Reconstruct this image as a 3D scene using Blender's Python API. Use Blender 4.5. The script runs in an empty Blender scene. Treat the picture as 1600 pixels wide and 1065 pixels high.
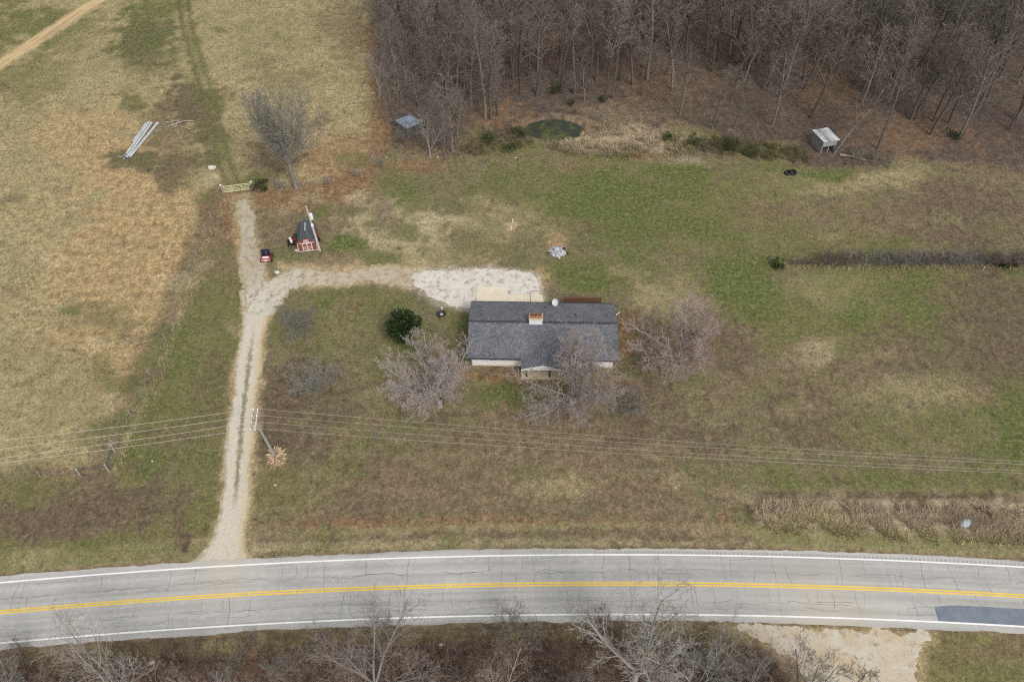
import bpy, math, random
import numpy as np
from mathutils import Vector, Matrix

R = math.radians
rnd = random.Random(7)
npr = np.random.default_rng(11)
scn = bpy.context.scene
COL = scn.collection

# ------------------------------------------------------------------ camera, sky, sun, exposure
CAM_H, PITCH, FPX = 76.0, R(50.0), 1256.0        # drone height (m), tilt below the horizon, focal length in photo pixels
cd = bpy.data.cameras.new('camera')
cam = bpy.data.objects.new('camera', cd)
COL.objects.link(cam)
cam.location = (0, 0, CAM_H)
cam.rotation_euler = (R(90) - PITCH, 0, 0)
cd.sensor_width = 36.0
cd.lens = 36.0 * FPX / 1600.0
cd.clip_start, cd.clip_end = 1.0, 9000.0
scn.camera = cam

SUN_EL, SUN_AZ = R(48), R(150)                   # azimuth from +Y clockwise
world = bpy.data.worlds.new('World')
scn.world = world
world.use_nodes = True
wn = world.node_tree
for n in list(wn.nodes):
    wn.nodes.remove(n)
sky = wn.nodes.new('ShaderNodeTexSky')
sky.sky_type = 'NISHITA'
sky.sun_disc = False
sky.sun_elevation = SUN_EL
sky.sun_rotation = SUN_AZ
sky.dust_density = 4.0
sky.air_density = 1.0
sky.ozone_density = 1.0
hs = wn.nodes.new('ShaderNodeHueSaturation')
hs.inputs['Saturation'].default_value = 0.22     # thin overcast
bg = wn.nodes.new('ShaderNodeBackground')
bg.inputs['Strength'].default_value = 0.15
wo = wn.nodes.new('ShaderNodeOutputWorld')
wn.links.new(sky.outputs[0], hs.inputs['Color'])
wn.links.new(hs.outputs[0], bg.inputs['Color'])
wn.links.new(bg.outputs[0], wo.inputs['Surface'])

sl = bpy.data.lights.new('sun', 'SUN')
sl.energy = 1.3
sl.angle = R(16)
sl.color = (1.0, 0.97, 0.92)
sun = bpy.data.objects.new('sun', sl)
COL.objects.link(sun)
sun.rotation_euler = (R(90) - SUN_EL, 0, R(180) - SUN_AZ)
sun.location = (0, 0, 120)

scn.view_settings.view_transform = 'Standard'
scn.view_settings.look = 'None'
scn.view_settings.gamma = 1.0
scn.view_settings.exposure = 0.22
try:
    scn.view_settings.use_curve_mapping = False
except Exception:
    pass
scn.cycles.filter_width = 1.25
scn.cycles.use_denoising = False
scn.cycles.max_bounces = 6
scn.cycles.diffuse_bounces = 3


# ------------------------------------------------------------------ helpers
def at(x, y, z=0.0):
    """survey: photo pixel -> point of the place at height z"""
    d = Vector((x - 800.0, FPX * math.cos(PITCH) + (532.5 - y) * math.sin(PITCH),
                -FPX * math.sin(PITCH) + (532.5 - y) * math.cos(PITCH)))
    t = (z - CAM_H) / d.z
    return Vector((d.x * t, d.y * t, z))


def topx(X, Y, Z=0.0):
    dz = Z - CAM_H
    dep = Y * math.cos(PITCH) - dz * math.sin(PITCH)
    up = Y * math.sin(PITCH) + dz * math.cos(PITCH)
    return 800 + FPX * X / dep, 532.5 - FPX * up / dep


def tag(o, label=None, cat=None, group=None, kind=None):
    if label: o['label'] = label
    if cat: o['category'] = cat
    if group: o['group'] = group
    if kind: o['kind'] = kind
    return o


def thing(name, label, cat, loc=(0, 0, 0), rz=0.0, group=None):
    o = bpy.data.objects.new(name, None)
    o.empty_display_size = 0.3
    COL.objects.link(o)
    o.location = loc
    o.rotation_euler = (0, 0, rz)
    return tag(o, label, cat, group)


def link_mesh(name, me, parent=None):
    o = bpy.data.objects.new(name, me)
    COL.objects.link(o)
    if parent is not None:
        o.parent = parent
    return o


class MB:
    def __init__(s):
        s.v, s.f, s.mi, s.uv = [], [], [], []

    def face(s, idx, mi=0, uv=None):
        s.f.append(idx); s.mi.append(mi); s.uv.append(uv)

    def poly(s, pts, mi=0, uv=None):
        b = len(s.v)
        s.v += [tuple(p) for p in pts]
        s.face(tuple(range(b, b + len(pts))), mi, uv)

    def box(s, c, size, rz=0.0, mi=0, rx=0.0, ry=0.0):
        b = len(s.v)
        m = Matrix.Rotation(rz, 3, 'Z') @ Matrix.Rotation(ry, 3, 'Y') @ Matrix.Rotation(rx, 3, 'X')
        for i in range(8):
            p = Vector((((i & 1) - .5) * size[0], (((i >> 1) & 1) - .5) * size[1], (((i >> 2) & 1) - .5) * size[2]))
            s.v.append(tuple(m @ p + Vector(c)))
        for q in ((0, 2, 3, 1), (4, 5, 7, 6), (0, 1, 5, 4), (2, 6, 7, 3), (0, 4, 6, 2), (1, 3, 7, 5)):
            s.face(tuple(b + k for k in q), mi)
        return s

    def tube(s, pts, radii, n=6, cap=True, mi=0):
        pts = [Vector(p) for p in pts]
        if not hasattr(radii, '__len__'):
            radii = [radii] * len(pts)
        b = len(s.v)
        ref = Vector((0.31, 0.83, 0.46))
        for i, p in enumerate(pts):
            d = pts[min(i + 1, len(pts) - 1)] - pts[max(i - 1, 0)]
            a = d.cross(ref)
            if a.length < 1e-6:
                a = d.cross(Vector((1, 0, 0)))
            a.normalize()
            c = d.cross(a)
            c.normalize()
            for k in range(n):
                t = 2 * math.pi * k / n
                q = p + (a * math.cos(t) + c * math.sin(t)) * radii[i]
                s.v.append((q.x, q.y, q.z))
        for i in range(len(pts) - 1):
            for k in range(n):
                k2 = (k + 1) % n
                s.face((b + i * n + k, b + i * n + k2, b + (i + 1) * n + k2, b + (i + 1) * n + k), mi)
        if cap:
            s.face(tuple(b + k for k in range(n))[::-1], mi)
            e = b + (len(pts) - 1) * n
            s.face(tuple(e + k for k in range(n)), mi)
        return s

    def spike(s, p, q, r, mi=0):
        d = q - p
        a = d.cross(Vector((0.3, 0.8, 0.5)))
        a.normalize()
        c = d.cross(a); c.normalize()
        b = len(s.v)
        for k in range(3):
            t = 2.0944 * k
            w = p + (a * math.cos(t) + c * math.sin(t)) * r
            s.v.append((w.x, w.y, w.z))
        s.v.append((q.x, q.y, q.z))
        s.face((b, b + 1, b + 3), mi); s.face((b + 1, b + 2, b + 3), mi); s.face((b + 2, b, b + 3), mi)

    def lathe(s, prof, c=(0, 0, 0), n=12, mi=0, cap=True):
        b = len(s.v)
        for r, z in prof:
            for k in range(n):
                t = 2 * math.pi * k / n
                s.v.append((c[0] + r * math.cos(t), c[1] + r * math.sin(t), c[2] + z))
        for i in range(len(prof) - 1):
            for k in range(n):
                k2 = (k + 1) % n
                s.face((b + i * n + k, b + i * n + k2, b + (i + 1) * n + k2, b + (i + 1) * n + k), mi)
        if cap:
            s.face(tuple(b + k for k in range(n))[::-1], mi)
            e = b + (len(prof) - 1) * n
            s.face(tuple(e + k for k in range(n)), mi)
        return s

    def mesh(s, name, mats, smooth=False):
        me = bpy.data.meshes.new(name)
        me.from_pydata(s.v, [], s.f)
        for m in (mats if isinstance(mats, (list, tuple)) else [mats]):
            me.materials.append(m)
        if any(s.mi):
            me.polygons.foreach_set('material_index', s.mi)
        if any(u is not None for u in s.uv):
            ul = me.uv_layers.new(name='UVMap')
            k = 0
            for fi, u in zip(s.f, s.uv):
                for j in range(len(fi)):
                    ul.data[k].uv = u[j] if u is not None else (0, 0)
                    k += 1
        if smooth:
            me.polygons.foreach_set('use_smooth', [True] * len(s.f))
        me.update()
        return me

    def build(s, name, mats, parent=None, smooth=False):
        return link_mesh(name, s.mesh(name, mats, smooth), parent)


def struct(name, mb, mats):
    return tag(mb.build(name, mats), kind='structure')


# ------------------------------------------------------------------ materials
def nodes(name, rough=0.85, spec=0.25):
    m = bpy.data.materials.new(name)
    m.use_nodes = True
    nt = m.node_tree
    b = nt.nodes['Principled BSDF']
    b.inputs['Roughness'].default_value = rough
    b.inputs['Specular IOR Level'].default_value = spec
    return m, nt, b


def noise(nt, scale, detail=4, rough=0.6, vec=None, dist=0.0):
    n = nt.nodes.new('ShaderNodeTexNoise')
    n.inputs['Scale'].default_value = scale
    n.inputs['Detail'].default_value = detail
    n.inputs['Roughness'].default_value = rough
    n.inputs['Distortion'].default_value = dist
    if vec is not None:
        nt.links.new(vec, n.inputs['Vector'])
    return n.outputs['Fac']


def ramp(nt, fac, stops):
    r = nt.nodes.new('ShaderNodeValToRGB')
    e = r.color_ramp.elements
    while len(e) < len(stops):
        e.new(0.5)
    for k, (p, c) in enumerate(stops):
        e[k].position = p
        e[k].color = (c, c, c, 1) if not hasattr(c, '__len__') else (*c, 1)
    nt.links.new(fac, r.inputs['Fac'])
    return r.outputs['Color']


def mixc(nt, fac, a, b, mode='MIX'):
    n = nt.nodes.new('ShaderNodeMix')
    n.data_type = 'RGBA'
    n.blend_type = mode
    n.clamp_factor = True
    for sock, v in ((0, fac), (6, a), (7, b)):
        if isinstance(v, (int, float)):
            n.inputs[sock].default_value = v
        elif isinstance(v, tuple):
            n.inputs[sock].default_value = (*v, 1)
        else:
            nt.links.new(v, n.inputs[sock])
    return n.outputs[2]


def math_(nt, op, a, b=None, clamp=False):
    n = nt.nodes.new('ShaderNodeMath')
    n.operation = op
    n.use_clamp = clamp
    for k, v in ((0, a), (1, b)):
        if v is None: continue
        if isinstance(v, (int, float)): n.inputs[k].default_value = v
        else: nt.links.new(v, n.inputs[k])
    return n.outputs[0]


def bump(nt, bsdf, h, strength=0.5, dist=0.05):
    n = nt.nodes.new('ShaderNodeBump')
    n.inputs['Strength'].default_value = strength
    n.inputs['Distance'].default_value = dist
    nt.links.new(h, n.inputs['Height'])
    nt.links.new(n.outputs[0], bsdf.inputs['Normal'])


def pos(nt):
    return nt.nodes.new('ShaderNodeNewGeometry').outputs['Position']


def objc(nt):
    return nt.nodes.new('ShaderNodeTexCoord').outputs['Object']


def M(name, c, var=0.25, scale=3.0, rough=0.8, bmp=0.0, metal=0.0, spec=0.25, c2=None, space='object', rand=0.0):
    m, nt, b = nodes(name, rough, spec)
    v = objc(nt) if space == 'object' else pos(nt)
    f = noise(nt, scale, 6, 0.65, v)
    c2 = c2 or tuple(x * (1 - var) for x in c)
    hi = tuple(min(1, x * (1 + var * .6)) for x in c)
    out = ramp(nt, f, [(0.3, c2), (0.7, hi)])
    if rand:
        oi = nt.nodes.new('ShaderNodeObjectInfo')
        k = math_(nt, 'ADD', math_(nt, 'MULTIPLY', oi.outputs['Random'], rand), 1 - rand / 2)
        g = nt.nodes.new('ShaderNodeCombineColor')
        for i in range(3): nt.links.new(k, g.inputs[i])
        out = mixc(nt, 1.0, out, g.outputs[0], 'MULTIPLY')
    nt.links.new(out, b.inputs['Base Color'])
    b.inputs['Metallic'].default_value = metal
    if bmp:
        bump(nt, b, f, bmp, 0.03)
    return m


WHITE = M('white_paint', (.74, .74, .73), .08, 2, .55)
CREAM = M('cream_siding', (.70, .69, .66), .06, 1.2, .6)
TAN_C = M('tan_concrete', (.50, .42, .29), .14, 1.4, .9, .2)
CONC = M('pale_concrete', (.63, .555, .43), .12, .9, .9, .2)
DARKM = M('dark_metal', (.03, .03, .035), .3, 5, .5)
BLACKP = M('black_plastic', (.018, .018, .02), .3, 5, .45, spec=.4)
GLASS = M('window_glass', (.03, .035, .045), .2, 2, .08, spec=.6)
REDP = M('red_paint', (.32, .04, .035), .25, 3, .3, spec=.5)
BARNRED = M('barn_red_board', (.25, .065, .052), .3, 5, .75)
GREYMET = M('galvanised_metal', (.46, .50, .52), .2, 1.5, .42, metal=.55)
GREYBOARD = M('weathered_grey_board', (.27, .27, .265), .3, 3, .85, .2)
OLDTIN = M('old_tin_roof', (.50, .52, .53), .35, 1.2, .6, .1, metal=.15)
TINBLUE = M('grey_blue_tin', (.20, .24, .31), .2, 1.0, .5, metal=.2)
POLEW = M('weathered_pole_wood', (.32, .30, .28), .25, 6, .85, .2)
DECKW = M('red_brown_deck_wood', (.13, .06, .038), .3, 6, .8, .2)
BRICK = M('chimney_brick', (.34, .18, .11), .3, 9, .85, .2)
FLUE = M('clay_flue', (.33, .15, .08), .25, 6, .8)
GATEY = M('pale_green_gate_paint', (.55, .54, .30), .12, 3, .5)
LIMEST = M('pale_stone', (.55, .52, .46), .25, 4, .9, .3)
ASH = M('grey_ash', (.40, .40, .41), .5, 2.2, .95, .4)
CHAR = M('charred_wood', (.04, .035, .03), .4, 8, .9, .3)
RUST = M('rusty_brown', (.22, .11, .06), .35, 5, .9, .3)
SWIRE = M('dull_service_wire', (.20, .18, .15), .1, 2, .7)
WIRE = M('aluminium_wire', (.45, .42, .36), .05, 1, .55)
INSUL = M('white_porcelain', (.62, .64, .64), .05, 3, .3, spec=.5)
SHEET = M('pale_blue_grey_plastic', (.33, .38, .40), .25, 3, .4)
BARK_G = M('grey_bark', (.185, .170, .150), .35, 2.5, .95, .3, space='world', rand=.4)
BARK_D = M('dark_bark', (.105, .092, .080), .35, 2.5, .95, .3, space='world', rand=.5)
BARK_P = M('pale_bark', (.33, .315, .29), .3, 2.0, .95, .3, space='world', rand=.25)
TWIG_F = M('forest_twigs', (.168, .145, .122), .3, .8, .95, space='world', rand=.45)
TWIG_P = M('pale_twigs', (.30, .28, .25), .25, 1.0, .95, space='world', rand=.2)
TWIG_R = M('red_budded_twigs', (.345, .248, .236), .3, 1.6, .95, space='world', rand=.15)
TWIG_Y = M('fine_grey_twigs', (.215, .203, .172), .25, 1.0, .95, space='world', rand=.2)
TWIG_B = M('brown_brush', (.17, .125, .095), .35, .9, .95, space='world', rand=.4)
LEAF_D = M('dark_glossy_leaf', (.042, .062, .020), .5, 2.5, .42, spec=.45, c2=(.014, .026, .010))
LEAF_M = M('green_bush_leaf', (.050, .075, .022), .4, 2, .7)
LEAF_K = M('cedar_needles', (.032, .045, .020), .4, 2, .8)
STRAWM = M('dry_straw', (.47, .35, .22), .25, 2.5, .9)


# ------------------------------------------------------------------ value noise for the ground cover survey
def vnoise(x, y, seed):
    xi, yi = np.floor(x).astype(np.int64), np.floor(y).astype(np.int64)
    fx, fy = x - xi, y - yi
    fx, fy = fx * fx * (3 - 2 * fx), fy * fy * (3 - 2 * fy)

    def h(a, b):
        n = (a * 374761393 + b * 668265263 + seed * 982451653) & 0x7fffffff
        n = ((n ^ (n >> 13)) * 1274126177) & 0x7fffffff
        return ((n ^ (n >> 16)) & 0xffff) / 65535.0
    return (h(xi, yi) * (1 - fx) + h(xi + 1, yi) * fx) * (1 - fy) + (h(xi, yi + 1) * (1 - fx) + h(xi + 1, yi + 1) * fx) * fy


def fbm(x, y, scale, seed, oct_=4):
    s, a, t = 0, .5, 0
    for k in range(oct_):
        s = s + a * vnoise(x * scale, y * scale, seed + k * 17)
        t += a
        a *= .55
        scale *= 2.1
    return s / t


def sstep(a, b, x):
    t = np.clip((x - a) / (b - a), 0, 1)
    return t * t * (3 - 2 * t)


def pdist(P, X, Y):
    """distance from points to a polyline (world)"""
    d = np.full(X.shape, 1e9)
    for (ax, ay), (bx, by) in zip(P[:-1], P[1:]):
        ux, uy = bx - ax, by - ay
        L = ux * ux + uy * uy + 1e-9
        t = np.clip(((X - ax) * ux + (Y - ay) * uy) / L, 0, 1)
        d = np.minimum(d, np.hypot(X - ax - t * ux, Y - ay - t * uy))
    return d


def inside(P, X, Y):
    c = np.zeros(X.shape, bool)
    j = len(P) - 1
    for i in range(len(P)):
        (xi, yi), (xj, yj) = P[i], P[j]
        m = ((yi > Y) != (yj > Y)) & (X < (xj - xi) * (Y - yi) / (yj - yi + 1e-12) + xi)
        c ^= m
        j = i
    return c


def PX(*pts):
    return [tuple(at(x, y)[:2]) for x, y in pts]


# road centre line from the survey
_c = [(0, 958.5), (177, 940), (353, 927), (530, 920.3), (797, 914), (1060, 913.5), (1330, 918.6), (1600, 930)]
_cw = np.array(PX(*_c))
ROADQ = np.polyfit(_cw[:, 0], _cw[:, 1], 2)


def road_y(x):
    x = np.asarray(x, float)
    lim = 75.0
    xc = np.clip(x, -lim, lim)
    return np.polyval(ROADQ, xc) + np.polyval(np.polyder(ROADQ), xc) * (x - xc)


DRIVE = PX((348, 884), (357, 850), (366, 800), (373, 720), (378, 660), (385, 600), (393, 540), (399, 500), (401, 470), (398, 435), (391, 400), (386, 360), (380, 312))
SPUR = PX((404, 492), (414, 462), (436, 445), (470, 437), (520, 432), (580, 431), (650, 433))
PAD = PX((643, 433), (652, 426), (680, 424), (720, 422), (760, 420), (800, 424), (828, 427), (838, 432), (841, 446), (846, 462), (846, 480), (745, 480), (735, 486), (722, 481), (705, 476), (686, 471), (672, 463), (660, 452), (648, 444))
TRACK = PX((-80, 148), (0, 100), (60, 62), (110, 29), (160, -5), (230, -50))
TURN = PX((1140, 974), (1200, 978), (1300, 981), (1380, 985), (1452, 988), (1440, 1000), (1430, 1025), (1432, 1065), (1425, 1140), (1240, 1140), (1262, 1065), (1240, 1030), (1195, 1000))
FOREST = PX((592, -120), (588, 60), (594, 150), (600, 215), (640, 240), (700, 246), (800, 226), (830, 200), (900, 190), (1000, 200), (1060, 226), (1200, 250), (1290, 268), (1360, 262), (1420, 245), (1500, 250), (1700, 285), (1900, 300), (1900, -120))
POND_C = at(865, 201)
FENCE = PX((-60, 752), (125, 742), (170, 735), (182, 698), (205, 650), (235, 585), (258, 530), (282, 470), (308, 400), (330, 340), (348, 300))
FENCE2 = PX((395, 296), (440, 296), (510, 290), (565, 276), (592, 240), (590, 150), (584, 40))
HEDGE = PX((1205, 412), (1240, 414), (1300, 415), (1400, 415), (1500, 414), (1620, 412))
DITCH_R = PX((1172, 783), (1280, 783), (1400, 784), (1500, 786), (1640, 790))
DITCH_L = PX((395, 842), (500, 838), (700, 833), (900, 832), (1060, 832), (1170, 838))

# the ground sheet: 0.42 m cells where the photograph looks, growing to the horizon
STEP = 0.42
gx = np.arange(-112, 112.01, STEP)
gy = np.arange(10, 176.01, STEP)


def grow_axis(a):
    out, s, v = [], STEP, a[-1]
    while v < 5000:
        s *= 1.35; v += s; out.append(v)
    inn, s, v = [], STEP, a[0]
    while v > -5000:
        s *= 1.35; v -= s; inn.append(v)
    return np.array(inn[::-1] + list(a) + out)


AX, AY = grow_axis(gx), grow_axis(gy)
GX, GY = np.meshgrid(AX, AY)
_dep = np.maximum(GY * math.cos(PITCH) + CAM_H * math.sin(PITCH), 5.0)
PXX = 800 + FPX * GX / _dep
PYY = 532.5 - FPX * (GY * math.sin(PITCH) - CAM_H * math.cos(PITCH)) / _dep


def height_np(X, Y):
    d = pdist(DITCH_R, X, Y)
    h = -0.65 * np.exp(-(d / 1.0) ** 2)
    d = pdist(DITCH_L, X, Y)
    h += -0.28 * np.exp(-(d / 0.8) ** 2)
    px, py = POND_C.x, POND_C.y
    r = np.hypot((X - px) / 4.3, (Y - py) / 2.7) + (fbm(X, Y, .35, 5, 2) - .5) * .5
    h += -0.95 * sstep(1.25, .80, r) + 0.18 * np.exp(-((r - 1.4) / .25) ** 2)
    return h


GZ = height_np(GX, GY)


def ground(x, y):
    return float(height_np(np.array([x]), np.array([y]))[0])


ORANGE = (.376, .270, .140); STRAW = (.330, .274, .148); PALE = (.44, .365, .225); DULL = (.185, .155, .088)
UMBER = (.142, .106, .070); BROWN = (.195, .143, .089); LITTER = (.112, .084, .067); REDB = (.120, .078, .056)
DIRT = (.44, .335, .195); GRAV = (.50, .455, .375); REED = (.335, .262, .175); OLIVE = (.19, .165, .075); DARKS = (.075, .058, .04)
RUSTL = (.225, .135, .075)

cov = np.empty(GX.shape + (3,)); cov[:] = DULL
grn = np.full(GX.shape, .40)
bare = np.zeros(GX.shape)
W1 = fbm(GX, GY, .09, 1, 4) - .5
W2 = fbm(GX, GY, .35, 2, 4) - .5
W3 = fbm(GX, GY, .03, 3, 3) - .5
W4 = fbm(GX, GY, 1.1, 9, 2) - .5


def put(w, c, g, b=None):
    global cov, grn, bare
    w = np.clip(w, 0, 1)
    if c is not None:
        cov = cov * (1 - w[..., None]) + np.array(c) * w[..., None]
    if g is not None:
        grn = grn * (1 - w) + g * w
    if b is not None:
        bare = bare * (1 - w) + b * w


def region(P, c, g, soft=1.5, amp=3.0, b=None, s=1.0):
    d = pdist(list(P) + [P[0]], GX, GY) * np.where(inside(P, GX, GY), 1, -1) + amp * (W1 + .8 * W2 + .5 * W4)
    put(sstep(-soft, soft, d) * s, c, g, b)


def blob(x, y, rx, ry, c, g, s=.8, a=0.0, b=None):
    dx, dy = PXX - x, PYY - y
    ca, sa = math.cos(R(a)), math.sin(R(a))
    u, v = (dx * ca + dy * sa) / rx, (-dx * sa + dy * ca) / ry
    d = np.sqrt(u * u + v * v) + 1.6 * W1 + 1.3 * W2 + .9 * W4
    put(sstep(1.2, .5, d) * s, c, g, b)


def stroke(P, w, c, g, s=.8, soft=.6, amp=1.0, b=None):
    d = pdist(P, GX, GY) + amp * (W2 + W1 * .5 + W4 * .7)
    put(sstep(w + soft, max(w - soft, 0), d) * s, c, g, b)


# --- pasture
FIELD = PX((-900, -160), (560, -160), (585, 60), (588, 180), (575, 272), (470, 292), (355, 302), (330, 345), (285, 450), (250, 545), (200, 660), (168, 738), (125, 748), (-900, 800))
put(np.ones(GX.shape) * 1.0, None, .42)
region(FIELD, STRAW, .34, 1.0, 2.0)
for q in [(150, 470, 170, 190, ORANGE, .12, .8), (240, 300, 130, 110, ORANGE, .14, .75), (130, 215, 130, 80, ORANGE, .2, .6), (50, 330, 70, 120, STRAW, .3, .6),
          (290, 420, 60, 90, ORANGE, .1, .7), (490, 240, 80, 60, ORANGE, .15, .7), (520, 160, 60, 80, STRAW, .3, .6), (60, 40, 90, 60, OLIVE, .7, .8),
          (30, 130, 70, 60, OLIVE, .6, .5), (430, 50, 140, 70, STRAW, .5, .6), (540, 60, 50, 60, BROWN, .35, .6), (150, 90, 80, 50, STRAW, .45, .6),
          (232, 55, 42, 55, UMBER, .75, .85), (245, 15, 55, 30, OLIVE, .8, .6), (290, 165, 45, 40, UMBER, .45, .85), (325, 180, 40, 55, UMBER, .5, .85), (210, 163, 30, 14, OLIVE, .6, .8),
          (330, 235, 35, 70, UMBER, .55, .8), (285, 270, 45, 30, UMBER, .5, .7), (215, 252, 45, 14, UMBER, .6, .8), (110, 580, 90, 50, OLIVE, .5, .7),
          (160, 505, 70, 30, OLIVE, .5, .6), (110, 640, 120, 50, STRAW, .4, .6), (60, 700, 90, 40, STRAW, .35, .6), (210, 600, 25, 50, ORANGE, .08, .8), (190, 380, 120, 60, ORANGE, .1, .5),
          (60, 540, 70, 70, STRAW, .35, .5), (30, 440, 60, 60, STRAW, .3, .5), (95, 740, 35, 14, ORANGE, .1, .7), (330, 275, 25, 14, PALE, .1, .7), (130, 530, 60, 20, ORANGE, .1, .6),
          (285, 205, 70, 80, UMBER, .45, .55), (240, 90, 60, 60, UMBER, .6, .35), (520, 250, 60, 50, RUSTL, .15, .5), (440, 150, 60, 80, UMBER, .4, .35), (420, 240, 55, 55, UMBER, .3, .7)]:
    blob(*q)
# wheel tracks up the pasture
for off in (-.85, .85):
    P = PX((284, -20), (292, 40), (306, 90), (326, 150), (340, 210), (352, 260), (368, 300))
    stroke([(x + off, y) for x, y in P], .35, UMBER, .8, .75, .4, .5)
stroke(PX((292, 40), (306, 90), (330, 160), (345, 230), (368, 300)), 1.6, OLIVE, .55, .45, 1.2, 2)
# fence strips
stroke([(x - .8, y) for x, y in FENCE], 1.5, UMBER, .4, .55, 1.0, 2.0)
stroke([(x + 1.0, y) for x, y in FENCE[2:]], .45, PALE, .05, .85, .4, 1.0)
stroke(FENCE2, 1.5, RUSTL, .12, .7, 1.2, 2)
# --- between fence and driveway
region(PX((352, 302), (384, 340), (388, 440), (366, 600), (345, 800), (310, 872), (-600, 930), (-600, 770), (125, 750), (172, 742), (210, 660), (262, 545), (300, 440)), OLIVE, .55, .8, 2)
for q in [(350, 345, 30, 50, RUSTL, .12, .8), (335, 420, 45, 50, BROWN, .25, .8), (330, 470, 40, 40, OLIVE, .55, .7), (285, 570, 60, 60, OLIVE, .72, .7), (260, 650, 60, 50, OLIVE, .66, .6), (330, 620, 30, 120, UMBER, .45, .6),
          (225, 725, 45, 30, OLIVE, .8, .7), (300, 720, 50, 60, DULL, .5, .7), (110, 805, 150, 45, UMBER, .12, .95), (250, 800, 60, 50, UMBER, .3, .7), (40, 760, 60, 15, OLIVE, .4, .6),
          (150, 853, 80, 10, OLIVE, .8, .8), (70, 872, 110, 12, STRAW, .5, .7), (240, 868, 22, 9, PALE, .1, .9), (292, 845, 30, 28, REDB, .1, .9), (330, 740, 25, 60, OLIVE, .65, .5)]:
    blob(*q)
# --- rear lawn
for q in [(470, 320, 90, 22, RUSTL, .12, .85), (560, 290, 60, 22, RUSTL, .15, .8), (640, 262, 90, 14, RUSTL, .15, .7), (450, 360, 60, 30, BROWN, .3, .8), (520, 345, 40, 30, BROWN, .25, .8), (630, 345, 95, 50, PALE, .33, .8), (600, 335, 25, 30, UMBER, .15, .7),
          (690, 300, 70, 30, DULL, .55, .7), (620, 290, 40, 25, OLIVE, .85, .6), (650, 320, 30, 20, OLIVE, .9, .55), (770, 300, 80, 40, DULL, .6, .7), (540, 380, 24, 13, OLIVE, 1.1, .95), (520, 388, 16, 7, OLIVE, 1.1, .8), (870, 290, 120, 40, OLIVE, .65, .7), (780, 350, 90, 40, STRAW, .42, .6),
          (1010, 300, 130, 60, OLIVE, .85, .85), (980, 350, 100, 50, OLIVE, .85, .8), (1100, 350, 80, 60, OLIVE, .65, .6), (900, 420, 60, 40, OLIVE, .7, .75), (960, 430, 60, 40, OLIVE, .75, .7), (850, 390, 50, 20, OLIVE, .55, .6), (870, 380, 30, 18, ORANGE, .25, .8),
          (840, 435, 30, 25, ORANGE, .1, .8), (560, 415, 120, 10, DIRT, .12, .75), (700, 405, 120, 20, STRAW, .35, .6), (760, 390, 50, 16, OLIVE, .65, .6), (640, 365, 24, 12, OLIVE, .9, .6), (580, 350, 16, 8, OLIVE, .95, .6), (800, 353, 13, 8, DIRT, .0, 1.0),
          (1280, 290, 100, 25, STRAW, .4, .7), (1180, 300, 90, 40, OLIVE, .55, .6), (1500, 310, 140, 60, UMBER, .18, .85), (1400, 270, 60, 25, STRAW, .25, .75), (1560, 270, 90, 50, BROWN, .1, .8), (1330, 340, 140, 40, BROWN, .35, .75), (1500, 375, 120, 30, UMBER, .3, .8), (1250, 370, 90, 30, OLIVE, .6, .6),
          (1040, 270, 60, 25, OLIVE, 1.0, .6), (950, 300, 50, 30, OLIVE, .95, .5), (1030, 340, 60, 30, OLIVE, .95, .5), (930, 440, 40, 25, OLIVE, 1.0, .6), (890, 425, 40, 25, OLIVE, .95, .5), (1540, 330, 110, 80, UMBER, .15, .5), (1290, 272, 45, 10, OLIVE, 1.0, .85), (1340, 262, 50, 8, OLIVE, .85, .8), (1220, 262, 50, 8, OLIVE, .8, .7), (1420, 385, 80, 14, OLIVE, .75, .6)]:
    blob(*q)
# --- right lawn
for q in [(1330, 480, 200, 80, OLIVE, .62, .7), (1160, 450, 60, 60, OLIVE, .9, .8), (1140, 400, 60, 40, OLIVE, .75, .7), (1440, 470, 90, 45, OLIVE, .85, .75), (1300, 450, 80, 30, STRAW, .55, .5), (1560, 470, 90, 70, UMBER, .35, .85), (1230, 520, 60, 40, OLIVE, .6, .6), (1560, 560, 70, 70, UMBER, .45, .7),
          (1300, 590, 160, 45, BROWN, .3, .8), (1400, 565, 100, 40, UMBER, .35, .6), (1420, 620, 120, 40, STRAW, .4, .55), (1250, 640, 100, 40, UMBER, .3, .75), (1480, 670, 130, 50, OLIVE, .58, .7), (1585, 640, 45, 60, OLIVE, .95, .75), (1360, 680, 90, 40, OLIVE, .5, .6), (1140, 560, 60, 50, UMBER, .2, .85),
          (1120, 620, 60, 50, BROWN, .2, .7), (1210, 590, 50, 30, BROWN, .3, .5), (1100, 680, 90, 50, UMBER, .12, .85), (1260, 690, 90, 40, UMBER, .3, .7), (1400, 750, 240, 24, OLIVE, .72, .85), (1210, 740, 60, 30, OLIVE, .6, .7), (1145, 430, 30, 40, OLIVE, 1.1, .7), (1180, 480, 30, 30, OLIVE, 1.0, .5), (1590, 520, 60, 120, UMBER, .4, .7), (1590, 700, 40, 50, OLIVE, 1.0, .6), (1130, 520, 50, 40, UMBER, .25, .5), (1050, 480, 60, 40, STRAW, .45, .5)]:
    blob(*q)
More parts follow.
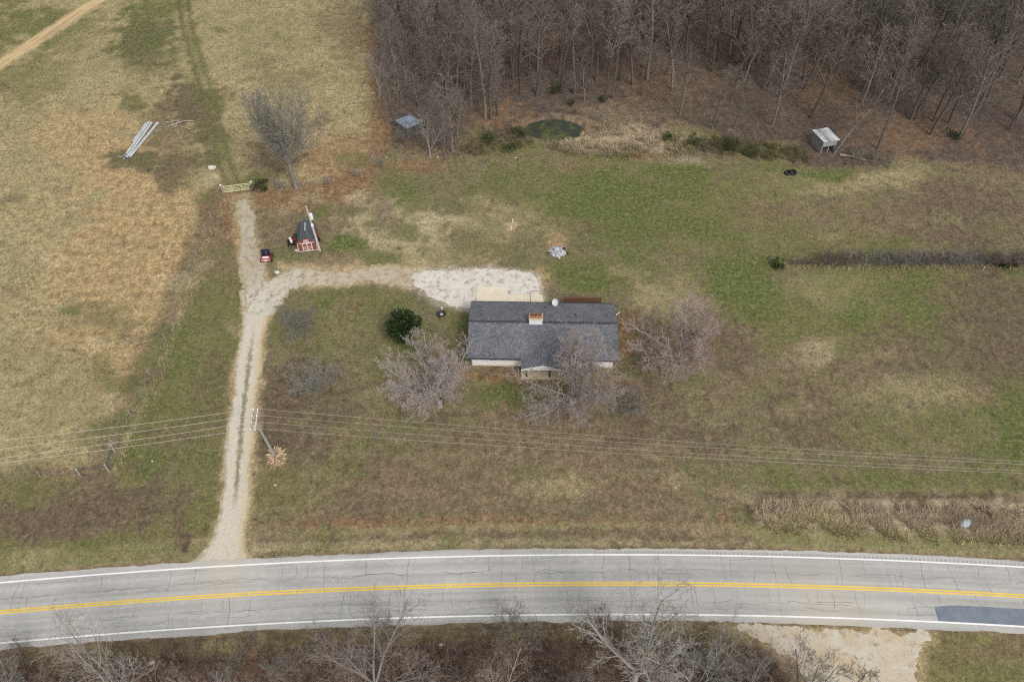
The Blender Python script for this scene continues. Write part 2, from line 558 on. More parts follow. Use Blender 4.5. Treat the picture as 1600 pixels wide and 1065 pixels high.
# --- front yard
for q in [(500, 520, 100, 60, OLIVE, .5, .8), (560, 470, 90, 25, OLIVE, .65, .8), (640, 530, 40, 40, OLIVE, .8, .7), (600, 590, 70, 60, STRAW, .5, .6), (455, 600, 60, 70, UMBER, .1, .9), (520, 620, 60, 60, UMBER, .3, .7), (470, 690, 90, 50, UMBER, .12, .9), (560, 680, 50, 30, OLIVE, .55, .7),
          (660, 660, 90, 40, DULL, .35, .7), (785, 615, 40, 35, OLIVE, .8, .8), (730, 500, 30, 25, OLIVE, .75, .7), (800, 690, 120, 40, BROWN, .25, .8), (940, 700, 160, 50, BROWN, .12, .9), (1010, 640, 100, 50, UMBER, .12, .8), (980, 520, 25, 60, RUSTL, .1, .8), (1010, 470, 50, 25, STRAW, .35, .6),
          (600, 740, 120, 40, BROWN, .3, .8), (450, 770, 70, 50, OLIVE, .42, .7), (520, 730, 60, 25, OLIVE, .5, .7), (760, 770, 250, 35, BROWN, .14, .9), (1060, 770, 110, 50, BROWN, .12, .9), (560, 800, 150, 25, BROWN, .2, .8), (860, 760, 60, 25, STRAW, .15, .5), (1090, 755, 40, 25, STRAW, .12, .5),
          (700, 815, 300, 10, RUSTL, .08, .6), (470, 820, 70, 10, RUSTL, .15, .6), (1130, 805, 30, 20, RUSTL, .08, .7)]:
    blob(*q)
blob(845, 585, 130, 14, RUSTL, .05, .8); blob(772, 575, 45, 9, BROWN, .0, .9, b=.5); blob(920, 577, 50, 9, BROWN, .0, .9, b=.5)
blob(940, 600, 60, 30, RUSTL, .08, .6)
# right frontage: bank with long dead grass
region(PX((1172, 780), (1280, 776), (1640, 780), (1640, 848), (1480, 840), (1330, 832), (1190, 820)), REED, .06, .8, 1.2)
blob(1440, 796, 190, 10, BROWN, .05, .4)
blob(1280, 800, 60, 14, STRAW, .2, .6); blob(1520, 812, 50, 12, BROWN, .1, .6)
stroke([(x, y + .95) for x, y in DITCH_R], .35, DARKS, .1, .85, .35, .7)
region(PX((1175, 822), (1330, 836), (1480, 844), (1640, 852), (1640, 880), (1180, 862)), STRAW, .48, .8, 1.5, s=.85)
blob(1260, 815, 90, 16, STRAW, .2, .7)
stroke(PX((1165, 790), (1180, 830), (1192, 858)), .5, UMBER, .6, .6, .5, .6)
# road verges
xs = np.linspace(-120, 120, 80)
V_UP = [(x, road_y(x) + 5.1) for x in xs]
V_LO = [(x, road_y(x) - 4.9) for x in xs]
stroke(V_UP, 1.3, STRAW, .58, .8, .5, .9)
stroke(DITCH_L, .45, UMBER, .25, .8, .4, 1.0)
stroke([(x, y - .9) for x, y in DITCH_L], .3, PALE, .2, .5, .4, 1.2)
# --- wood
region(FOREST, LITTER, .03, 1.5, 3.0)
for q in [(1000, 215, 110, 26, REED, .08, .95), (930, 180, 60, 22, BROWN, .1, .7), (780, 185, 60, 25, RUSTL, .1, .6), (1050, 130, 120, 40, RUSTL, .03, .3), (1300, 110, 60, 50, RUSTL, .02, .35), (1420, 215, 120, 35, RUSTL, .08, .5), (1060, 250, 60, 10, REED, .15, .6),
          (790, 222, 55, 20, OLIVE, .55, .7), (740, 215, 35, 18, OLIVE, .65, .7), (1080, 215, 50, 25, OLIVE, .45, .7), (1150, 235, 70, 14, OLIVE, .6, .7), (1210, 240, 40, 20, OLIVE, .45, .7), (660, 235, 60, 16, BROWN, .2, .6), (1380, 258, 40, 12, DULL, .4, .6), (1010, 245, 40, 5, RUSTL, .05, .8),
          (1560, 60, 90, 80, UMBER, .02, .6), (840, 60, 90, 40, RUSTL, .02, .4), (960, 250, 30, 5, OLIVE, .9, .7), (1000, 175, 100, 20, BROWN, .2, .5), (1080, 175, 60, 20, UMBER, .25, .6)]:
    blob(*q)
stroke(PX((594, -60), (592, 60), (598, 160), (600, 225)), 1.5, RUSTL, .1, .6, 1.2, 2)
# --- roadside thicket floor
lowP = [(x, road_y(x) - 3.9) for x in xs] + [(140, -30), (-140, -30)]
region(lowP, REDB, .04, .5, 1.0)
stroke(V_LO, .5, OLIVE, .34, .8, .6, 1.0)
for q in [(130, 1030, 60, 20, BROWN, .2, .6), (340, 1010, 80, 14, STRAW, .25, .6), (590, 1000, 70, 14, OLIVE, .3, .5), (1100, 1000, 60, 20, OLIVE, .3, .6), (760, 1000, 60, 16, BROWN, .15, .6), (420, 1030, 60, 20, RUSTL, .1, .5), (250, 1050, 60, 20, RUSTL, .08, .5)]:
    blob(*q)
region(PX((1452, 990), (1700, 985), (1900, 1200), (1430, 1200), (1424, 1040), (1434, 1006)), OLIVE, .42, .6, 1.2)
blob(1540, 1020, 80, 20, BROWN, .25, .7); blob(1440, 1030, 16, 40, OLIVE, .6, .7)
# --- leaf drifts, scuffs and rank tufts scattered over lawn and pasture
rs_ = random.Random(31)
for k in range(190):
    x, y = rs_.uniform(0, 1600), rs_.uniform(10, 850)
    if 590 < x and y < 250: continue
    s_ = (.5 + y / 900) * rs_.uniform(.5, 1.4)
    c_, g1 = rs_.choice([(UMBER, .3), (UMBER, .5), (BROWN, .1), (OLIVE, .95), (OLIVE, .8), (PALE, .15), (STRAW, .3), (DULL, .6)])
    front = 380 < x < 1170 and y > 590
    if front and c_ in (OLIVE, PALE, STRAW): c_, g1 = BROWN, .2
    blob(x, y, 26 * s_, 11 * s_, c_, g1, rs_.uniform(.2, .4) if c_ in (PALE, STRAW) else rs_.uniform(.3, .6), rs_.uniform(-25, 25))
# --- bare ground
stroke(DRIVE[:10], 1.75, DIRT, .15, .75, .45, 1.2, b=1)
stroke(DRIVE[9:], 1.3, PALE, .15, .65, .7, 1.6, b=.6)
stroke([(x - 1.4, y) for x, y in DRIVE[9:12]], .5, ORANGE, .05, .8, .4, .8)
stroke(SPUR, 1.7, DIRT, .15, .75, .6, 1.4, b=1)
region(PAD, GRAV, .05, .5, 1.2, b=1)
region(TURN, DIRT, .02, .6, 1.5, b=1)
stroke(TURN + [TURN[0]], .9, DIRT, .1, .6, .6, 1.2, b=.5)
stroke(PAD + [PAD[0]], .6, GRAV, .15, .5, .6, 1.4, b=.5)
stroke(TRACK, 1.7, DIRT, .1, .9, .5, .8, b=1)
blob(870, 393, 17, 11, (.33, .29, .25), .0, 1.0, b=1)
stroke([(x, float(road_y(x))) for x in xs], 4.0, BROWN, .1, 1, .3, .2, b=1)

Mx, My = len(AX), len(AY)
verts = np.stack([GX.ravel(), GY.ravel(), GZ.ravel()], 1)
idx = np.arange(Mx * My).reshape(My, Mx)
quads = np.stack([idx[:-1, :-1].ravel(), idx[:-1, 1:].ravel(), idx[1:, 1:].ravel(), idx[1:, :-1].ravel()], 1)
gm = bpy.data.meshes.new('ground')
gm.vertices.add(len(verts)); gm.vertices.foreach_set('co', verts.ravel())
gm.loops.add(quads.size); gm.loops.foreach_set('vertex_index', quads.ravel().astype(np.int32))
gm.polygons.add(len(quads)); gm.polygons.foreach_set('loop_start', np.arange(0, quads.size, 4, dtype=np.int32))
gm.polygons.foreach_set('use_smooth', np.ones(len(quads), bool))
gm.update(calc_edges=True)
ca = gm.color_attributes.new('cover', 'FLOAT_COLOR', 'POINT')
ca.data.foreach_set('color', np.concatenate([cov.reshape(-1, 3), np.ones((Mx * My, 1))], 1).ravel())
ga = gm.attributes.new('green', 'FLOAT', 'POINT')
ga.data.foreach_set('value', grn.ravel())

m, nt, b = nodes('ground_cover', .95, .1)
p = pos(nt)
a = nt.nodes.new('ShaderNodeAttribute'); a.attribute_name = 'cover'
g = nt.nodes.new('ShaderNodeAttribute'); g.attribute_name = 'green'
n_big, n_mid, n_fine, n_vf = noise(nt, .22, 5, .62, p), noise(nt, .9, 6, .68, p, .3), noise(nt, 3.2, 5, .7, p, .4), noise(nt, 9.0, 4, .7, p)
# dry cover with its own tonal mottling
n_cl = noise(nt, 1.9, 6, .74, p, .6)
dry = mixc(nt, 1.0, a.outputs['Color'], ramp(nt, n_mid, [(.30, .62), (.50, .98), (.70, 1.38)]), 'MULTIPLY')
dry = mixc(nt, 1.0, dry, ramp(nt, n_cl, [(.30, .55), (.46, .92), (.56, 1.08), (.72, 1.55)]), 'MULTIPLY')
dead = mixc(nt, ramp(nt, noise(nt, .55, 6, .72, p, .5), [(.50, 0.0), (.66, .6)]), dry, mixc(nt, .62, dry, (.085, .075, .048)))
green = ramp(nt, noise(nt, 1.7, 6, .74, p), [(.28, (.044, .058, .020)), (.46, (.086, .108, .034)), (.60, (.142, .158, .054)), (.74, (.27, .245, .11))])
green = mixc(nt, 1.0, green, ramp(nt, n_cl, [(.30, .58), (.5, 1.0), (.72, 1.45)]), 'MULTIPLY')
nn = math_(nt, 'ADD', math_(nt, 'MULTIPLY', n_big, .30), math_(nt, 'ADD', math_(nt, 'MULTIPLY', n_mid, .35), math_(nt, 'MULTIPLY', n_cl, .35)))
thr = math_(nt, 'ADD', math_(nt, 'MULTIPLY', math_(nt, 'SUBTRACT', g.outputs['Fac'], .57), .95), math_(nt, 'MULTIPLY', math_(nt, 'SUBTRACT', nn, .5), 3.0))
gf = ramp(nt, math_(nt, 'ADD', thr, .5), [(.30, 0.0), (.74, .86)])
col = mixc(nt, gf, dead, green)
col = mixc(nt, 1.0, col, ramp(nt, n_fine, [(.30, .70), (.5, 1.0), (.70, 1.34)]), 'MULTIPLY')
col = mixc(nt, 1.0, col, ramp(nt, n_vf, [(.28, .76), (.5, 1.0), (.72, 1.26)]), 'MULTIPLY')
nt.links.new(col, b.inputs['Base Color'])
hh = math_(nt, 'ADD', math_(nt, 'MULTIPLY', n_cl, 1.0), math_(nt, 'MULTIPLY', n_vf, .5))
bump(nt, b, hh, .7, .22)
gm.materials.append(m)
tag(link_mesh('ground', gm), kind='structure')

ix0, iy0 = int(np.searchsorted(AX, gx[0])), int(np.searchsorted(AY, gy[0]))


def look(arr, X, Y):
    i = np.clip(np.round((np.asarray(X) - gx[0]) / STEP).astype(int) + ix0, 0, Mx - 1)
    j = np.clip(np.round((np.asarray(Y) - gy[0]) / STEP).astype(int) + iy0, 0, My - 1)
    return arr[j, i]


# ------------------------------------------------------------------ road, drive, gravel
def strip(P, half, z, name, mats, cross=9, sub=6, jit=.35, seed=3, tap=None):
    """a ribbon along polyline P with a ragged edge; UV = (metres along, -1..1 across)"""
    P = np.array(P, float)
    for _ in range(2):                                     # corner cutting
        Q = [P[0]]
        for a_, b_ in zip(P[:-1], P[1:]):
            Q += [a_ * .75 + b_ * .25, a_ * .25 + b_ * .75]
        P = np.array(Q + [P[-1]])
    s = np.concatenate([[0], np.cumsum(np.hypot(*np.diff(P, axis=0).T))])
    n = max(8, int(s[-1] / .5))
    t = np.linspace(0, s[-1], n)
    X, Y = np.interp(t, s, P[:, 0]), np.interp(t, s, P[:, 1])
    dx, dy = np.gradient(X), np.gradient(Y)
    L = np.hypot(dx, dy); dx /= L; dy /= L
    mb = MB()
    rr = random.Random(seed)
    for i in range(n):
        h = half if not callable(half) else half(t[i] / s[-1])
        hl = h + jit * (rr.random() - .5) + jit * math.sin(t[i] * .7 + seed) * .6
        hr = h + jit * (rr.random() - .5) + jit * math.sin(t[i] * .53 + seed * 2) * .6
        for k in range(cross):
            u = -1 + 2 * k / (cross - 1)
            w = u * (hl if u < 0 else hr)
            mb.v.append((X[i] - dy[i] * w, Y[i] + dx[i] * w, z + ground(X[i], Y[i]) * 0))
    for i in range(n - 1):
        for k in range(cross - 1):
            q = (i * cross + k, (i + 1) * cross + k, (i + 1) * cross + k + 1, i * cross + k + 1)
            u0, u1 = -1 + 2 * k / (cross - 1), -1 + 2 * (k + 1) / (cross - 1)
            mb.face(q[::-1], 0, [(t[i], u1), (t[i + 1], u1), (t[i + 1], u0), (t[i], u0)])
    return struct(name, mb, mats)


def gravel_mat(name, c, c2, weeds=0.0, two_track=False, dirt=None, start=None, streak=False):
    m, nt, b = nodes(name, .95, .1)
    p = pos(nt)
    f1, f2, f3 = noise(nt, .5, 5, .6, p), noise(nt, 4, 5, .7, p), noise(nt, 14, 3, .7, p)
    out = mixc(nt, ramp(nt, f1, [(.35, 0.0), (.65, 1.0)]), c, c2)
    if start:
        uv0 = nt.nodes.new('ShaderNodeUVMap').outputs[0]
        s0 = nt.nodes.new('ShaderNodeSeparateXYZ'); nt.links.new(uv0, s0.inputs[0])
        kx = math_(nt, 'ADD', math_(nt, 'DIVIDE', s0.outputs['X'], start), math_(nt, 'MULTIPLY', math_(nt, 'SUBTRACT', noise(nt, .7, 5, .7, p), .5), .8))
        out = mixc(nt, ramp(nt, kx, [(.25, 1.0), (.9, 0.0)]), out, mixc(nt, f1, (.46, .44, .39), (.54, .49, .40)))
    if streak:
        uv0 = nt.nodes.new('ShaderNodeUVMap').outputs[0]
        mp = nt.nodes.new('ShaderNodeMapping'); mp.inputs['Scale'].default_value = (.06, 1.9, 1); nt.links.new(uv0, mp.inputs[0])
        out = mixc(nt, ramp(nt, noise(nt, 1.0, 4, .6, mp.outputs[0]), [(.50, 0.0), (.60, .75)]), out, mixc(nt, f2, (.24, .19, .09), (.36, .28, .14)))
    if dirt:
        out = mixc(nt, ramp(nt, noise(nt, .3, 5, .65, p), [(.48, 0.0), (.62, .8)]), out, dirt)
    out = mixc(nt, 1.0, out, ramp(nt, f2, [(.3, .86), (.7, 1.12)]), 'MULTIPLY')
    out = mixc(nt, 1.0, out, ramp(nt, f3, [(.3, .85), (.7, 1.12)]), 'MULTIPLY')
    uv = nt.nodes.new('ShaderNodeUVMap').outputs[0]
    sp = nt.nodes.new('ShaderNodeSeparateXYZ'); nt.links.new(uv, sp.inputs[0])
    av = math_(nt, 'ABSOLUTE', sp.outputs['Y'])
    grass = mixc(nt, f2, (.085, .085, .04), (.27, .23, .13))
    if two_track:
        k = math_(nt, 'ADD', av, math_(nt, 'MULTIPLY', math_(nt, 'SUBTRACT', noise(nt, 1.6, 5, .7, p), .5), .9))
        rgh = ramp(nt, k, [(.04, .85), (.26, 0.0)])
        # the middle strip grows along part of the drive only
        al = ramp(nt, math_(nt, 'DIVIDE', sp.outputs['X'], 60.0), [(.10, 0.0), (.16, 1.0), (.44, 1.0), (.54, .0)])
        out = mixc(nt, mixc(nt, 1.0, rgh, al, 'MULTIPLY'), out, grass)
        ed = math_(nt, 'ADD', .5, math_(nt, 'MULTIPLY', .5, math_(nt, 'ADD', sp.outputs['Y'], math_(nt, 'MULTIPLY', math_(nt, 'SUBTRACT', noise(nt, .8, 5, .7, p), .5), .9))))
        out = mixc(nt, ramp(nt, ed, [(.12, .75), (.36, 0.0)]), out, (.47, .375, .225))
    if weeds:
        out = mixc(nt, ramp(nt, noise(nt, 1.1, 6, .72, p), [(.58 - weeds * .08, 0.0), (.74 - weeds * .08, .8)]), out, mixc(nt, f2, (.14, .11, .06), (.30, .25, .15)))
    edge = math_(nt, 'ADD', av, math_(nt, 'MULTIPLY', math_(nt, 'SUBTRACT', noise(nt, 2.2, 6, .75, p), .5), 1.1))
    out = mixc(nt, ramp(nt, edge, [(.70, 0.0), (1.04, .85)]), out, mixc(nt, f2, (.17, .135, .07), (.36, .28, .15)))
    nt.links.new(out, b.inputs['Base Color'])
    bump(nt, b, f3, .3, .03)
    return m


G_DRIVE = gravel_mat('pale_drive_gravel', (.475, .445, .38), (.53, .475, .375), two_track=True)
G_SPUR = gravel_mat('dusty_spur_gravel', (.46, .41, .32), (.385, .31, .21), 1.15, start=13)
G_TURN = gravel_mat('tan_turnout_gravel', (.50, .465, .39), (.46, .39, .29), .5, dirt=(.46, .36, .23))
G_TRACK = gravel_mat('tan_dirt_track', (.52, .39, .22), (.45, .33, .18), streak=True)
strip(DRIVE[:8] + [tuple(at(402, 470)[:2]), tuple(at(402, 450)[:2])], lambda t: 1.55 + 2.2 * max(0, 1 - t * 9) ** 2 + .75 * max(0, (t - .80) / .20), .004, 'driveway', G_DRIVE, jit=.25)
strip([tuple(at(402, 484)[:2])] + DRIVE[9:], lambda t: 1.9 - 1.0 * t, .008, 'driveway_upper_end', gravel_mat('thin_upper_gravel', (.42, .385, .32), (.37, .31, .21), 1.2, start=7), jit=.5, seed=8)
strip(SPUR, lambda t: 2.3 - .7 * min(1, t * 2), .012, 'driveway_spur', G_SPUR, jit=.9, seed=5)
strip(TRACK, 1.45, .004, 'dirt_track', G_TRACK, jit=.3, seed=2)


def sheet(P, z, name, mats, jit=.3, seed=1):
    """a ragged flat sheet filling polygon P"""
    from mathutils.geometry import tessellate_polygon
    P = np.array(P, float)
    Q = []
    rr = random.Random(seed)
    for _ in range(2):
        P = np.stack([P * .75 + np.roll(P, -1, 0) * .25, P * .25 + np.roll(P, -1, 0) * .75], 1).reshape(-1, 2)
    for a_, b_ in zip(P, np.roll(P, -1, 0)):
        L = np.hypot(*(b_ - a_)) + 1e-6; n = max(1, int(L / .18))
        nrm = np.array([-(b_ - a_)[1], (b_ - a_)[0]]) / L
        for k in range(n):
            q = a_ + (b_ - a_) * k / n
            w = (float(fbm(np.array([q[0]]), np.array([q[1]]), .9, seed, 4)[0]) - .5) * 4 * jit
            Q.append(Vector((*(q + nrm * w), z)))
    mb = MB()
    mb.v = [tuple(q) for q in Q]
    for t in tessellate_polygon([Q]):
        a_, b_, c_ = (Q[k] for k in t)
        if (b_ - a_).cross(c_ - a_).z < 0: t = t[::-1]
        mb.face(tuple(t), 0, [(0, .4)] * 3)
    return struct(name, mb, mats)


sheet(PAD, .016, 'gravel_pad', gravel_mat('white_pad_gravel', (.60, .57, .52), (.53, .49, .43), 1.0), seed=4)
sheet(TURN, .004, 'gravel_turnout', G_TURN, .45, 6)

# asphalt
m, nt, b = nodes('weathered_asphalt', .9, .2)
p = pos(nt)
uv = nt.nodes.new('ShaderNodeUVMap').outputs[0]
sp = nt.nodes.new('ShaderNodeSeparateXYZ'); nt.links.new(uv, sp.inputs[0])
f1, f2, f3 = noise(nt, .25, 5, .6, p), noise(nt, 1.8, 5, .65, p), noise(nt, 18, 3, .7, p)
out = mixc(nt, ramp(nt, f1, [(.35, 0.0), (.65, 1.0)]), (.350, .342, .322), (.400, .390, .364))
wv = nt.nodes.new('ShaderNodeTexNoise'); wv.noise_dimensions = '2D'
wv.inputs['Scale'].default_value = 1.0; wv.inputs['Detail'].default_value = 3
cx = nt.nodes.new('ShaderNodeCombineXYZ')
nt.links.new(math_(nt, 'MULTIPLY', sp.outputs['X'], .02), cx.inputs[0]); nt.links.new(math_(nt, 'MULTIPLY', sp.outputs['Y'], 1.6), cx.inputs[1])
nt.links.new(cx.outputs[0], wv.inputs['Vector'])
out = mixc(nt, 1.0, out, ramp(nt, wv.outputs['Fac'], [(.3, .86), (.7, 1.12)]), 'MULTIPLY')
out = mixc(nt, 1.0, out, ramp(nt, f2, [(.3, .92), (.7, 1.08)]), 'MULTIPLY')
out = mixc(nt, 1.0, out, ramp(nt, f3, [(.3, .94), (.7, 1.06)]), 'MULTIPLY')
for (qx, qy), rad, amt in ((at(350, 890)[:2], 4.5, .55), (at(1300, 978)[:2], 8.5, .5)):   # dust carried out from the gravel entrances
    d = nt.nodes.new('ShaderNodeVectorMath'); d.operation = 'DISTANCE'
    nt.links.new(p, d.inputs[0]); d.inputs[1].default_value = (qx, qy, 0)
    k = math_(nt, 'ADD', math_(nt, 'DIVIDE', d.outputs['Value'], rad), math_(nt, 'MULTIPLY', math_(nt, 'SUBTRACT', f2, .5), 1.6))
    out = mixc(nt, ramp(nt, k, [(.1, amt), (.95, 0.0)]), out, (.47, .42, .32))
nt.links.new(out, b.inputs['Base Color'])
bump(nt, b, f3, .2, .01)
ASPH = m


def ribbon(x0, x1, o0, o1, z, step=.7, uvs=True):
    mb = MB()
    n = int((x1 - x0) / step) + 1
    xs_ = np.linspace(x0, x1, n)
    ys_ = road_y(xs_)
    sl_ = np.gradient(ys_, xs_)
    for i in range(n):
        L = math.hypot(1, sl_[i]); nx, ny = -sl_[i] / L, 1 / L
        f0 = o0(xs_[i]) if callable(o0) else o0
        f1_ = o1(xs_[i]) if callable(o1) else o1
        mb.v.append((xs_[i] + nx * f0, ys_[i] + ny * f0, z)); mb.v.append((xs_[i] + nx * f1_, ys_[i] + ny * f1_, z))
    for i in range(n - 1):
        mb.face((2 * i, 2 * i + 2, 2 * i + 3, 2 * i + 1), 0, [(xs_[i], o0 if not callable(o0) else 0), (xs_[i + 1], o0 if not callable(o0) else 0), (xs_[i + 1], o1 if not callable(o1) else 0), (xs_[i], o1 if not callable(o1) else 0)])
    return mb


RZ = .035
rr_ = random.Random(5)
jt = {}


def ragged(base, amp, key):
    def f(x):
        return base + amp * (vnoise(np.array([x * 1.3]), np.array([key * 9.1]), 4)[0] - .5) + amp * .6 * (vnoise(np.array([x * .21]), np.array([key * 3.1]), 6)[0] - .5)
    return f


mb = MB()
for (o0, o1) in ((ragged(-3.72, .22, 1), -2.6), (-2.6, -1.3), (-1.3, 0.0), (0.0, 1.3), (1.3, 2.6), (2.6, ragged(3.72, .22, 2))):
    r = ribbon(-130, 130, o0, o1, RZ)
    k = len(mb.v); mb.v += r.v
    for fi, u in zip(r.f, r.uv):
        mb.face(tuple(i + k for i in fi), 0, [(q[0], (o0 if not callable(o0) else -3.7) if j in (0, 1) else (o1 if not callable(o1) else 3.7)) for j, q in enumerate(u)])
for sgn, key in ((-1, 1), (1, 2)):                         # the broken edge down to the verge
    r = ribbon(-130, 130, ragged(3.72 * sgn, .22, key), ragged(3.72 * sgn + sgn * .05, .22, key), 0)
    for i in range(0, len(r.v)):
        x_, y_, _ = r.v[i]
        r.v[i] = (x_, y_, RZ if i % 2 == 0 else -.05)
    k = len(mb.v); mb.v += r.v
    for fi in r.f: mb.face(tuple(i + k for i in fi), 0, [(0, 3.7)] * 4)
for s in (-1, 1):                                          # the road goes on beyond the frame
    pass
road = struct('road', mb, ASPH)


def worn_paint(name, c, wear):
    m, nt, b = nodes(name, .7, .25)
    p = pos(nt)
    f = noise(nt, 3.5, 6, .75, p)
    out = mixc(nt, ramp(nt, f, [(.5 + wear, 0.0), (.62 + wear, .7)]), c, (.38, .37, .35))
    out = mixc(nt, 1.0, out, ramp(nt, noise(nt, .6, 3, .6, p), [(.3, .9), (.7, 1.06)]), 'MULTIPLY')
    nt.links.new(out, b.inputs['Base Color'])
    return m


LINEW = worn_paint('worn_white_line', (.80, .80, .79), .12)
LINEY = worn_paint('worn_yellow_line', (.74, .50, .07), .22)
ribbon(-130, 130, 2.98, 3.13, RZ + .004).build('edge_line', LINEW, road)
ribbon(-130, 130, -3.13, -2.98, RZ + .004).build('edge_line', LINEW, road)
ribbon(-130, 130, .05, .20, RZ + .004).build('centre_line', LINEY, road)
ribbon(-130, 130, -.20, -.05, RZ + .004).build('centre_line', LINEY, road)
# blue-grey newer patch at the right
PATCH = M('fresh_asphalt_patch', (.165, .192, .225), .25, .8, .85, .1, space='world')
PX0 = at(1465, 960).x
ribbon(PX0, 75, -2.95, lambda x: -1.55 + .25 * min(1, (x - PX0) / 2.0) - .0, RZ + .004).build('asphalt_patch', PATCH, road)
# cracks: thin dark strips laid across and along the lanes
crk = MB()
CR = random.Random(21)


def road_pt(x, o):
    y0 = float(road_y(x)); s_ = float((road_y(x + .1) - road_y(x - .1)) / .2); L = math.hypot(1, s_)
    return (x - s_ / L * o, y0 + o / L)


def crack(pts, w):
    Pw = [road_pt(*q) for q in pts]
    for k in range(len(Pw) - 1):
        (x0, y0), (x1, y1) = Pw[k], Pw[k + 1]
        L = math.hypot(x1 - x0, y1 - y0) + 1e-6
        nx, ny = -(y1 - y0) / L * w / 2, (x1 - x0) / L * w / 2
        crk.poly([(x0 - nx, y0 - ny, RZ + .002), (x1 - nx, y1 - ny, RZ + .002), (x1 + nx, y1 + ny, RZ + .002), (x0 + nx, y0 + ny, RZ + .002)])


x = -60.0
while x < 60:
    x += CR.choice([.7, 1.2, 1.8, 2.4]) * CR.uniform(.7, 1.2)
    lanes = CR.choice([(.2, 3.4), (.2, 2.0), (1.4, 3.0), (-3.3, -.2), (-2.2, -.3), (-1.6, -.2), (-3.2, 3.5), (.3, 1.4)])
    o, xx, pts = lanes[0], x, []
    while o < lanes[1]:
        pts.append((xx, o)); o += CR.uniform(.2, .45); xx += CR.uniform(-.11, .11)
    if len(pts) > 1: crack(pts, CR.uniform(.03, .055))
for base in (1.25, 1.15, 1.4, -1.75, -1.6, 2.75, -2.3):
    x = -60.0
    while x < 60:
        x += CR.uniform(.5, 8)
        L = CR.uniform(2, 9) if abs(base) < 2.2 else CR.uniform(1.5, 5)
        o, pts, x1 = base + CR.uniform(-.25, .25), [], x + L
        while x < x1:
            pts.append((x, o)); x += CR.uniform(.25, .6); o += CR.uniform(-.14, .14)
            o += (base - o) * .15
        if len(pts) > 1: crack(pts, CR.uniform(.025, .05))
CRM = M('dark_crack', (.215, .212, .205), .3, 2, .95, space='world')
tag(crk.build('asphalt_cracks', CRM, road), kind='stuff')
rum = MB()
x = at(930, 865).x
while x < 72:
    a0, a1 = road_pt(x, 3.15), road_pt(x, 3.42)
    b0, b1 = road_pt(x + .16, 3.15), road_pt(x + .16, 3.42)
    rum.poly([(*a0, RZ + .002), (*b0, RZ + .002), (*b1, RZ + .002), (*a1, RZ + .002)])
    x += .42
tag(rum.build('rumble_grooves', M('rumble_groove', (.30, .293, .28), .2, 3, .95, space='world'), road), kind='stuff')

# pond
mb = MB()
ring = []
for k in range(72):
    t = 2 * math.pi * k / 72
    ring.append((POND_C.x + 4.7 * math.cos(t), POND_C.y + 3.0 * math.sin(t), -.36))
mb.poly(ring)
m, nt, b = nodes('pond_water', .12, .5)
p = pos(nt)
al = ramp(nt, noise(nt, .45, 5, .6, p, .4), [(.49, 0.0), (.60, .85)])
sc_ = ramp(nt, noise(nt, 2.5, 5, .7, p), [(.3, (.04, .055, .014)), (.7, (.11, .125, .035))])
nt.links.new(mixc(nt, al, (.042, .048, .034), sc_), b.inputs['Base Color'])
nt.links.new(ramp(nt, al, [(0.0, .12), (1.0, .8)]), b.inputs['Roughness'])
struct('pond', mb, m)

# ------------------------------------------------------------------ the house
HX, HY, HA = 3.7, 63.45, R(-1.2)
house = thing('ranch_house', 'long single-storey house with dark grey shingle roof and front porch gable', 'house', (HX, HY, 0), HA)

# shingles: courses stepped in the mesh, single tabs in the material
m, nt, b = nodes('dark_grey_shingle', .95, .15)
uv = nt.nodes.new('ShaderNodeUVMap').outputs[0]
bk = nt.nodes.new('ShaderNodeTexBrick')
bk.inputs['Scale'].default_value = 1.0
bk.inputs['Brick Width'].default_value = .33
bk.inputs['Row Height'].default_value = .145
bk.inputs['Mortar Size'].default_value = .006
bk.inputs['Bias'].default_value = -.1
bk.inputs['Color1'].default_value = (.095, .100, .112, 1)
bk.inputs['Color2'].default_value = (.150, .156, .172, 1)
bk.inputs['Mortar'].default_value = (.05, .052, .06, 1)
nt.links.new(uv, bk.inputs['Vector'])
f1, f2 = noise(nt, 4.2, 3, .8, p_ := pos(nt)), noise(nt, .5, 4, .6, p_)
out = mixc(nt, ramp(nt, f1, [(.53, 0.0), (.62, .62)]), bk.outputs['Color'], (.245, .255, .275))
out = mixc(nt, ramp(nt, noise(nt, 3.4, 3, .8, p_), [(.56, 0.0), (.66, .4)]), out, (.06, .063, .07))
out = mixc(nt, 1.0, out, ramp(nt, f2, [(.3, .85), (.7, 1.15)]), 'MULTIPLY')
nt.links.new(out, b.inputs['Base Color'])
bump(nt, b, f1, .4, .01)
SHING = m
RIDGEM = M('ridge_vent_shingle', (.05, .052, .06), .25, 5, .95)


